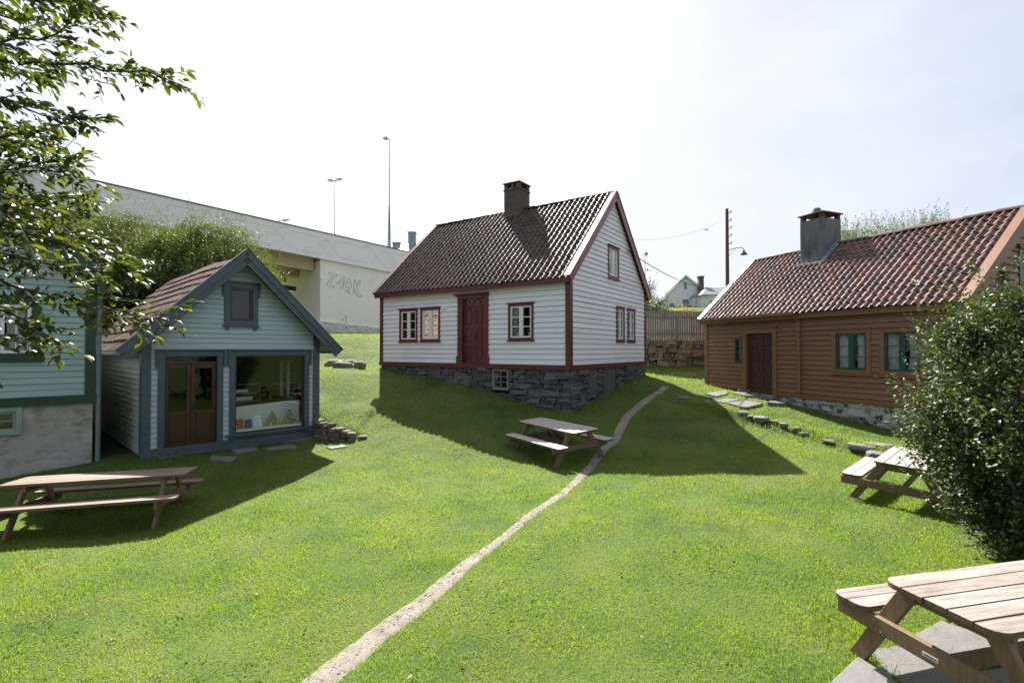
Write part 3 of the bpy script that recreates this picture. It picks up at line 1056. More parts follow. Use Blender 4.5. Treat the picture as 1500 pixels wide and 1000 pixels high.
    for a in (-og, L + og):
        for S, flip in ((Sf, a > 0), (Sb, a < 0)):
            u = L + 2 * og if flip else 0
            u0, u1 = (u, u + .035) if flip else (u - .035, u)
            m = MB()
            m.hexa([S(u0, -.05, -.17), S(u1, -.05, -.17), S(u1, ln + .0, -.17), S(u0, ln + .0, -.17), S(u0, -.05, .07), S(u1, -.05, .07), S(u1, ln, .07), S(u0, ln, .07)])
            u2, u3 = (u - .13, u1 + .02) if flip else (u0 - .02, u + .13)
            m.hexa([S(u2, -.06, .075), S(u3, -.06, .075), S(u3, ln, .075), S(u2, ln, .075), S(u2, -.06, .10), S(u3, -.06, .10), S(u3, ln + .02, .10), S(u2, ln + .02, .10)])
            m.build('bargeboard', MT['oxblood'] if a < 0 else rake_red, H)
    # chimney
    x0, x1 = 3.72, 4.42
    y0, y1 = D / 2 - .42, D / 2 + .32
    ch = MB()
    ch.box(x0, x1, y0, y1, hr - .7, hr + .72)
    ch.box(x0 - .025, x1 + .025, y0 - .025, y1 + .025, hr + .72, hr + .78)
    for (p, q) in ((x0, y0), (x1 - .16, y0), (x0, y1 - .16), (x1 - .16, y1 - .16), ((x0 + x1) / 2 - .03, y0), ((x0 + x1) / 2 - .03, y1 - .16)):
        w_ = .16 if p in (x0, x1 - .16) else .12
        ch.box(p, p + w_, q, q + .16, hr + .78, hr + .98)
    ch.box(x0 + .1, x1 - .1, (y0 + y1) / 2 - .06, (y0 + y1) / 2 + .06, hr + .78, hr + .86)
    cho = ch.build('chimney', MT['brick'], H, bevel=.008)
    cp = MB(); cp.box(x0 - .04, x1 + .04, y0 - .04, y1 + .04, hr + .98, hr + 1.03, j=.006)
    cp.build('chimney_cap', MT['rust'], cho, bevel=.008)
    rk = MB(); rk.lathe([(.14, 0), (.15, .05), (.1, .12), (.03, .15)], ((x0 + x1) / 2 + .06, y0 + .35, hr + 1.03), 7)
    rk.build('cap_stone', MT['fieldstone'], cho, bevel=.01)
    fk = MB()
    fk.prism([(0, 0), (.34, -.02), (0, .42)], (-.0, .10), lambda s_, z_, d_: (x1 + s_ * .8, y1 - .2 + d_, hr - .1 + z_))
    fk.build('flashing', MT['concrete'], cho)
    return H


rake_red = material('faded red rake paint', [(.16, .045, .045), (.24, .085, .08)], 2, rough=.32, bump=.0006, bump_scale=50)


# ------------------------------------------------------------------ foliage
def leaf_mesh(P, Nrm, T, size, wid=.45, fold=.25, curl=.15, full=False):
    """P centres (n,3), Nrm normals, T tip directions, size (n,) -> two-quad folded leaves (6 verts)"""
    T = T / np.linalg.norm(T, axis=1)[:, None]
    B = np.cross(Nrm, T)
    B /= (np.linalg.norm(B, axis=1)[:, None] + 1e-9)
    Nn = np.cross(T, B)
    s = size[:, None]
    base = P - T * s * .5
    tip = P + T * s * .5 - Nn * s * curl
    mid = P
    w = s * wid * .5
    if full:
        up = Nn * s * fold * .35
        m1, m2 = P - T * s * .17, P + T * s * .2 - Nn * s * curl * .3
        V = np.stack([base, m1 + B * w * .95 + up, m2 + B * w * .8 + up, tip, m2 - B * w * .8 + up, m1 - B * w * .95 + up, m1, m2], 1)
        n = len(P)
        i = np.arange(n) * 8
        tri = [(0, 6, 1), (6, 7, 2), (6, 2, 1), (7, 3, 2), (0, 5, 6), (6, 5, 4), (6, 4, 7), (7, 4, 3)]
        Fc = np.concatenate([np.stack([i + a, i + b, i + c], 1) for a, b, c in tri])
        return V.reshape(-1, 3), Fc
    l1 = P - T * s * .05 + B * w + Nn * s * fold * .5
    r1 = P - T * s * .05 - B * w + Nn * s * fold * .5
    V = np.stack([base, l1, tip, r1, mid], 1)     # 5 verts
    n = len(P)
    i = np.arange(n) * 5
    Fc = np.concatenate([np.stack([i, i + 4, i + 1], 1), np.stack([i + 4, i + 2, i + 1], 1),
                         np.stack([i, i + 3, i + 4], 1), np.stack([i + 4, i + 3, i + 2], 1)])
    return V.reshape(-1, 3), Fc


def unit(n):
    v = rng.normal(size=(n, 3))
    return v / np.linalg.norm(v, axis=1)[:, None]


def leaves_blob(c, r, n, size, seed=0):
    P = np.array(c) + unit(n) * (rng.random((n, 1)) ** .5) * r
    return leaf_mesh(P, unit(n), unit(n), np.full(n, size) * rng.uniform(.7, 1.3, n))


def clump_crown(clumps, per, size, up=.35, wid=.45, shell=.55, jitter=1.0):
    """clumps: (x,y,z,r) -> leaves spread through every clump, thicker towards its outside"""
    Ps, Ts, Ns = [], [], []
    for (x, y, z, r) in clumps:
        n = max(4, int(per * r * r))
        d = unit(n)
        rad = r * (shell + (1 - shell) * rng.random((n, 1))) * (rng.random((n, 1)) ** .18)
        Ps.append(np.array([x, y, z]) + d * rad * np.array([1, 1, .85]))
        t = d + unit(n) * .9 + np.array([0, 0, up])
        Ts.append(t)
        Ns.append(unit(n) * .8 + np.array([0, 0, 1.0]))
    P, T, Nr = map(np.concatenate, (Ps, Ts, Ns))
    return leaf_mesh(P, Nr, T, size * rng.uniform(.65, 1.3, len(P)), wid)


def sprays(starts, dirs, length, step, size, droop=.15, wid=.4, alt=True):
    """twigs with leaves along them. returns leaf arrays and twig polylines"""
    P, T, Nr, S = [], [], [], []
    twigs = []
    for s0, d0 in zip(starts, dirs):
        L = length * rng.uniform(.6, 1.3)
        d = np.array(d0) / np.linalg.norm(d0)
        p = np.array(s0, float)
        n = max(3, int(L / step))
        pts = [p.copy()]
        for i in range(n):
            d = d + rng.normal(size=3) * .10 + np.array([0, 0, -droop * .12])
            d /= np.linalg.norm(d)
            p = p + d * step
            pts.append(p.copy())
            side = np.cross(d, [0, 0, 1]) + rng.normal(size=3) * .25
            side /= np.linalg.norm(side) + 1e-9
            if i % 2: side = -side
            t = d * .6 + side * .8 + rng.normal(size=3) * .25
            t /= np.linalg.norm(t)
            sz = size * rng.uniform(.6, 1.25)
            P.append(p + t * sz * .55); T.append(t); S.append(sz)
            Nr.append(np.array([0, 0, 1.0]) + rng.normal(size=3) * .45)
        P.append(p + d * size * .5); T.append(d); S.append(size); Nr.append(np.array([0, 0, 1.0]) + rng.normal(size=3) * .3)
        twigs.append(pts)
    return (np.array(P), np.array(Nr), np.array(T), np.array(S)), twigs


white_house()


# ------------------------------------------------------------------ shop
def loose(mb, name, mat, O, th, label, cat, group=None, **k):
    o = mb.build(name, mat, None, **k)
    o.matrix_world = Matrix.Translation(O) @ Matrix.Rotation(th, 4, 'Z')
    return tag(o, label, cat, group)


def shop():
    H = empty('garden_shop', S_O, S_TH)
    tag(H, 'small pale blue gabled shop with slate blue trim, glazed double door and big display window', 'shop')
    L, D, he, hr = S_L, S_D, S_HE, S_HR
    og, oe = .38, .42
    slope = (hr - he) / (L / 2 + oe)
    wt = he + oe * slope - .11
    Ff, Fr, Fl, Fb = frame(0, 0, 'front'), frame(L, 0, 'right'), frame(0, 0, 'left'), frame(0, D, 'back')
    lo, hi = gable_lim(L, wt, slope)
    lo2 = lambda z: max(.14 if z < wt else .02, lo(z) + .02)
    hi2 = lambda z: min(L - .14 if z < wt else L - .02, hi(z) - .02)
    dr = (.27, 1.59, .0, 2.30)
    wi = (1.73, 3.72, .12, 2.30)
    at_ = (1.6, 2.38, 2.92, 3.98)
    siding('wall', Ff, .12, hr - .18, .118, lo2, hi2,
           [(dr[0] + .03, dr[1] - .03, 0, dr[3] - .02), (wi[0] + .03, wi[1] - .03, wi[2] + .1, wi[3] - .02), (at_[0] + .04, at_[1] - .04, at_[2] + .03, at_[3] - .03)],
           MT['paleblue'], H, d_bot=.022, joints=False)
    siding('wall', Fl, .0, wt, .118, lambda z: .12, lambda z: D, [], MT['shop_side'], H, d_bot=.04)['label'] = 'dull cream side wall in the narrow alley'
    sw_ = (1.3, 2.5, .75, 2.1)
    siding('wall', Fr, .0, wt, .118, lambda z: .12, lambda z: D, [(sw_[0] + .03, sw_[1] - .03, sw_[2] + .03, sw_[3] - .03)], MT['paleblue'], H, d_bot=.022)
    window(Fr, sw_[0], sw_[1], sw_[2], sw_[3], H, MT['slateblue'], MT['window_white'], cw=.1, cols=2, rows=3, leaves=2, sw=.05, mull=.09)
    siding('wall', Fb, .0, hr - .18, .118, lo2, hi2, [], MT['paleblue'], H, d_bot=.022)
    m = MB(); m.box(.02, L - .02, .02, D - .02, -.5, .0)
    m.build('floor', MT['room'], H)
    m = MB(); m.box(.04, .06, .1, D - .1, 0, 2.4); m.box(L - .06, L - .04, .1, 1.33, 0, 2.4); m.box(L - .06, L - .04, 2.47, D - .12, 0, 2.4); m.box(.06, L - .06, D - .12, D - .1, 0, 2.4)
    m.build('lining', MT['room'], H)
    m = MB()
    for b in (0, D):
        sb = 1 if b == 0 else -1
        for a in (0, L):
            sa = 1 if a == 0 else -1
            xa = sorted((a - sa * .04, a + sa * .14)); xb = sorted((b - sb * .045, b + sb * .02))
            q = MB(); q.box(xa[0], xa[1], xb[0], xb[1], -.05, wt)
            xa = sorted((a - sa * .04, a + sa * .02)); xb = sorted((b + sb * .02, b + sb * .13))
            q.box(xa[0], xa[1], xb[0], xb[1], -.05, wt)
            q.build('corner_board', MT['slateblue'], H, bevel=.003)
    m.box(-.05, L + .05, -.08, .0, -.12, .11)
    m.build('plinth_board', MT['slateblue'], H, bevel=.004)
    # pale band moulding over the openings
    m = MB(); m.box(.14, L - .14, -.0, .07, 2.335, 2.37, F=Ff); m.box(.14, L - .14, -.0, .05, 2.37, 2.43, F=Ff)
    m.build('band', MT['paleblue'], H)
    # door surround
    m = MB()
    m.box(dr[0], dr[0] + .13, -.09, .05, .0, dr[3], F=Ff); m.box(dr[1] - .13, dr[1], -.09, .05, .0, dr[3], F=Ff)
    m.box(dr[0] + .13, dr[1] - .13, -.09, .05, dr[3] - .13, dr[3], F=Ff)
    m.box(dr[0] - .05, dr[1] + .05, -.0, .09, dr[3], dr[3] + .03, F=Ff)
    for x0, x1 in ((dr[0] - .05, dr[0] - .002), (dr[1] + .002, dr[1] + .05)):
        m.box(x0, x1, .0, .08, 1.92, dr[3] - .002, F=Ff)
    fr = m.build('door_frame', MT['slateblue'], H, bevel=.004)
    panelled_door(Ff, dr[0] + .13, dr[1] - .13, .07, 2.0, H, MT['redbrown'], [(.05, .38), (.43, .94)], 2, d=-.05, glass=(.43, .94))
    m = MB(); m.box(dr[0] + .13, dr[1] - .13, -.1, .0, .0, .068, F=Ff); m.build('threshold', MT['redbrown'], H)
    m = MB(); m.box(dr[0] + .13, dr[1] - .13, -.1, -.03, 2.0, 2.04, F=Ff)
    t = m.build('transom', MT['redbrown'], H)
    g = MB(); g.add([Ff(dr[0] + .13, 2.04, -.06), Ff(dr[1] - .13, 2.04, -.06), Ff(dr[1] - .13, 2.18, -.06), Ff(dr[0] + .13, 2.18, -.06)], [(0, 1, 2, 3)])
    g.build('pane', MT['glass'], t)
    # display window
    m = MB()
    m.box(wi[0], wi[0] + .13, -.12, .05, wi[2], wi[3], F=Ff); m.box(wi[1] - .13, wi[1], -.12, .05, wi[2], wi[3], F=Ff)
    m.box(wi[0] + .13, wi[1] - .13, -.12, .05, wi[3] - .13, wi[3], F=Ff)
    m.box(wi[0] + .13, wi[1] - .13, -.12, .05, wi[2], wi[2] + .11, F=Ff)
    m.box(wi[0] - .05, wi[1] + .05, .0, .09, wi[3], wi[3] + .03, F=Ff)
    m.box(wi[0] - .08, wi[1] + .08, .0, .12, wi[2] + .07, wi[2] + .12, F=Ff)
    for x0, x1 in ((wi[0] - .05, wi[0] - .002), (wi[1] + .002, wi[1] + .05)):
        m.box(x0, x1, .0, .08, 1.92, wi[3] - .002, F=Ff)
    for x0 in (wi[0] + .02, wi[1] - .12):
        m.box(x0, x0 + .1, .0, .08, wi[2] - .06, wi[2] + .07, F=Ff)
    w = m.build('display_window', MT['slateblue'], H, bevel=.004)
    m = MB()
    i0, i1, j0, j1 = wi[0] + .13, wi[1] - .13, wi[2] + .12, wi[3] - .13
    m.box(i0, i0 + .035, -.06, .0, j0, j1, F=Ff); m.box(i1 - .035, i1, -.06, .0, j0, j1, F=Ff)
    m.box(i0, i1, -.058, -.002, j0, j0 + .035, F=Ff); m.box(i0, i1, -.058, -.002, j1 - .03, j1, F=Ff)
    m.build('frame', MT['redbrown'], w)
    g = MB(); g.add([Ff(i0, j0, -.03), Ff(i1, j0, -.03), Ff(i1, j1, -.03), Ff(i0, j1, -.03)], [(0, 1, 2, 3)])
    g.build('pane', MT['glass'], w)
    m = MB(); m.box(i0 - .1, i1 + .1, .05, .75, .0, .32)     # display bench
    m.build('display_bench', MT['room_pale'], H)
    # curved pale panel behind the goods
    m = MB()
    pts = [(i0 - .08 + (i1 - i0 + .16) * t_, .62 - .16 * (2 * t_ - 1) ** 4) for t_ in np.linspace(0, 1, 20)]
    vs = []
    for x, y in pts:
        vs += [(x, y, .3), (x, y, .83 + .05 * (x - i0))]
    m.add(vs, [(2 * i, 2 * i + 2, 2 * i + 3, 2 * i + 1) for i in range(19)])
    m.build('display_backdrop', MT['room_pale'], H, smooth=True)
    # rear window of the shop seen through the glass, and shelving
    # attic window
    window(Ff, at_[0], at_[1], at_[2], at_[3], H, MT['slateblue'], MT['redbrown'], cw=.13, cols=1, rows=1, leaves=1, sw=.05, bracket=True, label='small attic window with red brown sash in the gable')
    m = MB(); m.box(at_[0], at_[1], -.5, -.45, at_[2], at_[3], F=Ff)
    # attic floor
    m.box(.05, L - .05, .05, D - .05, 2.45, 2.5)
    m.build('attic_floor', MT['room'], H)
    # roof: ridge along b. local transform swaps axes
    half = L / 2 + oe
    ln = math.hypot(half, hr - he)
    c, s = half / ln, (hr - he) / ln
    tot = D + 2 * og
    Sl = lambda u, v, d: (-oe + v * c - d * s, D + og - u, he + v * s + d * c)
    Sr = lambda u, v, d: (L + oe - v * c + d * s, -og + u, he + v * s + d * c)
    for S in (Sl, Sr):
        solid_roof('roof_deck', MT['slateblue'], H, S, tot, ln, .05)
        pantiles('roof', MT['tile_brown'], H, lambda u, v, d, S=S: S(u, v - .04, d + .02), tot, ln + .03, .16, .34, amp=.010, lip=.034, n=5)
        # front bargeboard (u at front end): Sl front is u=tot, Sr front is u=0
        fu = tot if S is Sl else 0
        sg = 1 if S is Sl else -1
        for u_a, u_b, da, dbb in ((fu, fu + sg * .035, -.20, .06), (fu + sg * .037, fu + sg * .055, -.07, .075)):
            m = MB()
            m.hexa([S(u_a, -.06, da), S(u_b, -.06, da), S(u_b, ln, da), S(u_a, ln, da), S(u_a, -.06, dbb), S(u_b, -.06, dbb), S(u_b, ln + dbb * .9, dbb), S(u_a, ln + dbb * .9, dbb)])
            m.build('bargeboard', MT['slateblue'], H, bevel=.003)
        m = MB()
        u_a, u_b = sorted((fu - sg * .09, fu + sg * .07))
        m.hexa([S(u_a, -.07, .077), S(u_b, -.07, .077), S(u_b, ln, .077), S(u_a, ln, .077), S(u_a, -.07, .10), S(u_b, -.07, .10), S(u_b, ln + .09, .10), S(u_a, ln + .09, .10)])
        m.build('roof_edge', MT['slateblue'], H)
        m = MB()
        e0, e1 = (-oe - .03, -oe) if S is Sl else (L + oe, L + oe + .03)
        m.box(e0, e1, -og, D + og, he - .09, he + .0)
        m.build('fascia', MT['slateblue'], H)
    # small pale bracket under the right bargeboard
    # goods in the window: each its own thing
    O, th = S_O, S_TH
    for (cx, n, nm) in ((2.86, 4, 'left'), (3.3, 4, 'right')):
        r, hgt = .045, .092
        for lv in range(n - 0):
            cnt = n - lv
            for k in range(cnt):
                x = cx + (k - (cnt - 1) / 2) * .1
                m = MB()
                m.lathe([(r * .96, 0), (r, .004), (r, hgt - .004), (r * .96, hgt)], (x, .24, .321 + lv * (hgt + .001)), 12)
                loose(m, 'tin', MT['tin'], O, th, 'small red and gold tin in the %s pyramid behind the shop window' % nm, 'tin', 'tins in the %s pyramid in the shop window' % nm, smooth=False)
    for (x0, x1, z0, z1, mt, lb) in ((1.92, 2.0, .321, .42, 'boxgold', 'low gold carton in the left corner of the shop window'), (1.98, 2.16, .321 + .0, .55, 'boxred', 'tall red carton in the left corner of the shop window'),
                                     (2.19, 2.33, .321, .54, 'boxblue', 'dark blue carton left of the price card in the shop window')):
        m = MB(); y = .3 if mt == 'boxred' else .2
        m.box(x0, x1, y, y + .08, z0, z1)
        loose(m, 'carton', MT[mt], O, th, lb, 'box', bevel=.003)
    m = MB()
    m.prism([(2.4, .322), (2.6, .322), (2.6, .60), (2.4, .60)], (-.262, -.266), lambda s_, z_, d_: (s_, -d_ + (z_ - .32) * .2, z_))
    cd = loose(m, 'card', MT['paper'], O, th, 'white handwritten card propped between cartons and tins in the shop window', 'sign')
    m = MB()
    for i in range(7):
        m.box(2.43, 2.43 + random.uniform(.08, .14), .259 + (.535 - i * .03 - .32) * .2 - .0012, .259 + (.535 - i * .03 - .32) * .2 + .001, .53 - i * .03, .535 - i * .03)
    m.build('writing', MT['spray'], cd)
    # shelf unit with paper rolls
    sh = MB()
    for z in (.9, 1.12, 1.36):
        sh.box(1.9, 2.9, 1.2, 1.5, z, z + .02)
    for x in (1.9, 2.88):
        sh.box(x, x + .02, 1.2, 1.5, .0, 1.42)
    loose(sh, 'shelf_rack', MT['shelf'], O, th, 'wooden shelf rack standing inside the shop behind the display panel', 'shelf')
    for (x, z, r_, ln_, lb) in ((2.1, 1.19, .05, .5, 'upper white paper roll on the shelf rack inside the shop'), (2.3, .98, .058, .42, 'lower white paper roll on the shelf rack inside the shop')):
        q = MB(); q.tube([(x, 1.3, z), (x + ln_, 1.3, z)], r_, 14)
        loose(q, 'paper_roll', MT['paper'], O, th, lb, 'paper roll', smooth=False)
    # small sticker plates on the door glass
    return H


shop()


# ------------------------------------------------------------------ brown house
def brown_house():
    H = empty('brown_house', B_O, B_TH)
    tag(H, 'low ochre brown weatherboard house with red pantile roof and grey rendered chimney', 'house')
    L, D, he, hr = B_L, B_D, B_HE, B_HR
    og, oe = .1, .16
    slope = (hr - he) / (D / 2 + oe)
    wt = he + oe * slope - .12
    Ff, Fr, Fl, Fb = frame(0, 0, 'front'), frame(L, 0, 'right'), frame(0, 0, 'left'), frame(0, D, 'back')
    small = (1.46, 1.79, .95, 1.80)
    dr = (1.80, 3.2, -.05, 2.13)
    w1, w2 = (5.08, 6.2, .70, 2.0), (6.42, 7.52, .70, 2.0)
    lo, hi = gable_lim(D, wt, slope)
    lo2 = lambda z: max(.1 if z < wt else .02, lo(z) + .02)
    hi2 = lambda z: min(D - .1 if z < wt else D - .02, hi(z) - .02)
    gw = (2.2, 3.2, 3.05, 3.98)
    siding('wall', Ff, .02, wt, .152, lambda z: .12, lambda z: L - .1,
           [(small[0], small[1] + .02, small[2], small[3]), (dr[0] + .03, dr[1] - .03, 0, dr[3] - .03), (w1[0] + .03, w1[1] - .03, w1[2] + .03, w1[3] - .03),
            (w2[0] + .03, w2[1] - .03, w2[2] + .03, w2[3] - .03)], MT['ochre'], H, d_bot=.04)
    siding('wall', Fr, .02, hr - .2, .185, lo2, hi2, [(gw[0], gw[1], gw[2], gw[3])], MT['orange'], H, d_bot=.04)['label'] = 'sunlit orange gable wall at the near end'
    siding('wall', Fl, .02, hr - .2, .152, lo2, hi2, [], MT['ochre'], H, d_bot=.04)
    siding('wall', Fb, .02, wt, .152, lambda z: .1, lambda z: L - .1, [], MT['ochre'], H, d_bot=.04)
    m = MB(); m.box(.03, L - .03, .05, D - .05, -.3, .0); m.box(.1, L - .1, 2.4, 2.5, 0, 2.3)
    m.build('floor', MT['room'], H)
    m = MB(); m.box(-.04, .12, -.05, .01, -.02, wt, j=.003); m.box(-.045, .01, .01, .12, -.02, wt)
    m.build('corner_board', MT['orange'], H, bevel=.003)
    m = MB(); m.box(L - .1, L + .045, -.05, .01, -.02, wt); m.box(L - .01, L + .045, .01, .12, -.02, wt)
    m.build('corner_board', MT['orange'], H, bevel=.003)
    # sill board along the base (higher part then lower right part)
    m = MB(); m.box(-.03, dr[0], -.075, .0, -.03, .03); m.box(dr[1], L + .03, -.06, .0, -.13, -.0); m.box(-.03, dr[0], -.04, .0, -.24, -.03)
    m.build('base_band', MT['ochre'], H, bevel=.004)
    # foundation flaking white
    core = MB(); core.box(.03, L - .04, .03, D - .1, -1.6, -.02)
    core.build('foundation_core', MT['whitewash'], H)
    stone_face('foundation', lambda s, z, d: (s, .02 - d, z), 0, L, -1.5, -.11, MT['whitewash'], H, h=(.12, .26), w=(.2, .6), proud=(-.01, .06), bevel=.04, rough=3)
    stone_face('foundation', lambda s, z, d: (L - .02 + d, s, z), 0, D, -1.5, -.02, MT['whitewash'], H, h=(.12, .26), w=(.2, .6), proud=(-.01, .06), bevel=.04, rough=3)
    # windows
    window(Ff, small[0], small[1] + .1, small[2], small[3], H, MT['teal'], MT['teal'], cw=.03, cols=1, rows=3, leaves=1, cap=False, sill=False, sw=.03, gb=.02, curtain=MT['curtain'], cover=.6,
           label='narrow teal window beside the door')
    for w in (w1, w2):
        window(Ff, w[0], w[1], w[2], w[3], H, MT['orange'], MT['teal'], cw=.125, cols=2, rows=3, leaves=2, sw=.055, mull=.15, gb=.024, curtain=MT['curtain'], cover=.8)
    window(Fr, gw[0], gw[1], gw[2], gw[3], H, MT['teal'], MT['teal'], cw=.06, cols=2, rows=2, leaves=2, sill=False, sw=.05, mull=.1, label='teal gable window')
    m = MB(); m.box(gw[0] - .08, gw[1] + .08, -.0, .09, gw[3] + .04, gw[3] + .08, F=Fr)
    m.build('window_cap', MT['orange'], H)
    # door
    m = MB()
    m.box(dr[0], dr[0] + .16, -.09, .06, -.12, dr[3], F=Ff); m.box(dr[1] - .16, dr[1], -.09, .06, -.2, dr[3], F=Ff)
    m.box(dr[0] + .16, dr[1] - .16, -.09, .06, dr[3] - .16, dr[3], F=Ff)
    m.box(dr[0] - .03, dr[1] + .03, .0, .1, dr[3], dr[3] + .035, F=Ff)
    m.build('door_frame', MT['orange'], H, bevel=.004)
    panelled_door(Ff, dr[0] + .16, dr[1] - .16, .06, 1.95, H, MT['darkdoor'], [(.05, .22), (.26, .5), (.54, .72), (.76, .95)], 2, d=-.06)
    m = MB(); m.box(dr[0] + .16, dr[1] - .16, -.09, .02, -.12, .055, F=Ff)
    m.build('threshold', MT['darkdoor'], H)
    # roof
    Sf, Sb, ln, c, s = roof_planes(-og, L + og, -oe, D + oe, he, hr)
    for S in (Sf, Sb):
        solid_roof('roof_deck', MT['orange'], H, S, L + 2 * og, ln, .05)
    pantiles('roof', MT['tile_red'], H, lambda u, v, d: Sf(u + .05, v - .07, d + .035), L + 2 * og - .2, ln + .07, .205, .28, amp=.055, rollw=.56)
    pantiles('roof', MT['tile_red'], H, lambda u, v, d: Sb(u + .05, v - .07, d + .035), L + 2 * og - .2, ln + .07, .205, .27, amp=.032, n=7)
    ridge_tiles(H, MT['tile_red'], -og, L + og - .06, D / 2, hr + .085, .11)
    m = MB(); m.box(-og, L + og, -oe - .0, -oe + .03, he - .2, he - .03); m.box(-og, L + og, -oe + .03, .0, he - .1, he - .07)
    m.build('fascia', MT['orange'], H)
    for flip in (False, True):
        for S, fl in ((Sf, flip), (Sb, not flip)):
            u = L + 2 * og if fl else 0
            u0, u1 = (u - .02, u + .03) if fl else (u - .03, u + .02)
            m = MB()
            m.hexa([S(u0, -.1, -.2), S(u1, -.1, -.2), S(u1, ln, -.2), S(u0, ln, -.2), S(u0, -.1, .08), S(u1, -.1, .08), S(u1, ln, .08), S(u0, ln, .08)])
            u2, u3 = (u - .17, u + .05) if fl else (u - .05, u + .15)
            m.hexa([S(u2, -.1, .082), S(u3, -.1, .082), S(u3, ln, .082), S(u2, ln, .082), S(u2, -.1, .11), S(u3, -.1, .11), S(u3, ln + .03, .11), S(u2, ln + .03, .11)])
            m.build('bargeboard', MT['orange'], H)
    # wooden gutter over the left third, and down pipe
    m = MB(); m.box(-og - .02, 4.02, -oe - .15, -oe - .0, he - .085, he - .06); m.box(-og - .02, 4.02, -oe - .17, -oe - .148, he - .085, he + .005)
    m.build('gutter', MT['orange'], H)
    m = MB(); m.box(3.98, 4.09, .0, .1, .02, wt - .28, F=Ff)
    m.beam((4.03, -.05, wt - .27), (4.0, -oe - .08, he - .1), .1, .1)
    m.build('downpipe', MT['ochre'], H, bevel=.004)
    # lantern on the gable
    m = MB(); m.box(1.36, 1.5, .0, .1, 3.03, 3.08, F=Fr); m.box(1.38, 1.48, .03, .13, 3.08, 3.3, F=Fr); m.box(1.35, 1.51, .0, .16, 3.3, 3.34, F=Fr)
    m.build('lantern', MT['rust'], H)
    # chimney
    x0, x1, y0, y1 = 2.58, 3.44, 1.95, 2.9
    m = MB(); m.box(x0, x1, y0, y1, 3.8, 6.0)
    ch = m.build('chimney', MT['concrete'], H, bevel=.012)
    m = MB()
    for (p, q) in ((x0 + .01, y0 + .01), (x1 - .15, y0 + .01), (x0 + .01, y1 - .15), (x1 - .15, y1 - .15)):
        m.box(p, p + .14, q, q + .14, 6.0, 6.17)
    m.box(x0 + .28, x1 - .28, y0 + .35, y1 - .35, 6.0, 6.14)
    m.box(x0 - .05, x1 + .05, y0 - .05, y1 + .05, 6.17, 6.215)
    m.build('chimney_cap', MT['rust'], ch, bevel=.006)
    m = MB(); m.lathe([(.16, 0), (.17, .08), (.13, .2), (.05, .25)], ((x0 + x1) / 2, y0 + .3, 6.215), 8)
    m.build('cap_stone', MT['concrete'], ch, bevel=.01)
    m = MB()
    zz = he + (y0 + oe) * slope
    m.box(x0 - .15, x1 + .1, y0 - .14, y0 - .002, zz - .02, zz + .06)
    m.build('flashing', MT['lead'], ch)
    m = MB()
    m.hexa([(x1 + .0, y0 - .1, zz + .0), (x1 + .14, y0 - .1, zz + .0), (x1 + .14, D / 2, hr + .08), (x1, D / 2, hr + .08),
            (x1 + .0, y0 - .1, zz + .1), (x1 + .14, y0 - .1, zz + .06), (x1 + .14, D / 2, hr + .12), (x1, D / 2, hr + .2)])
    m.build('flashing', MT['bluegrey'], ch)
    return H


brown_house()


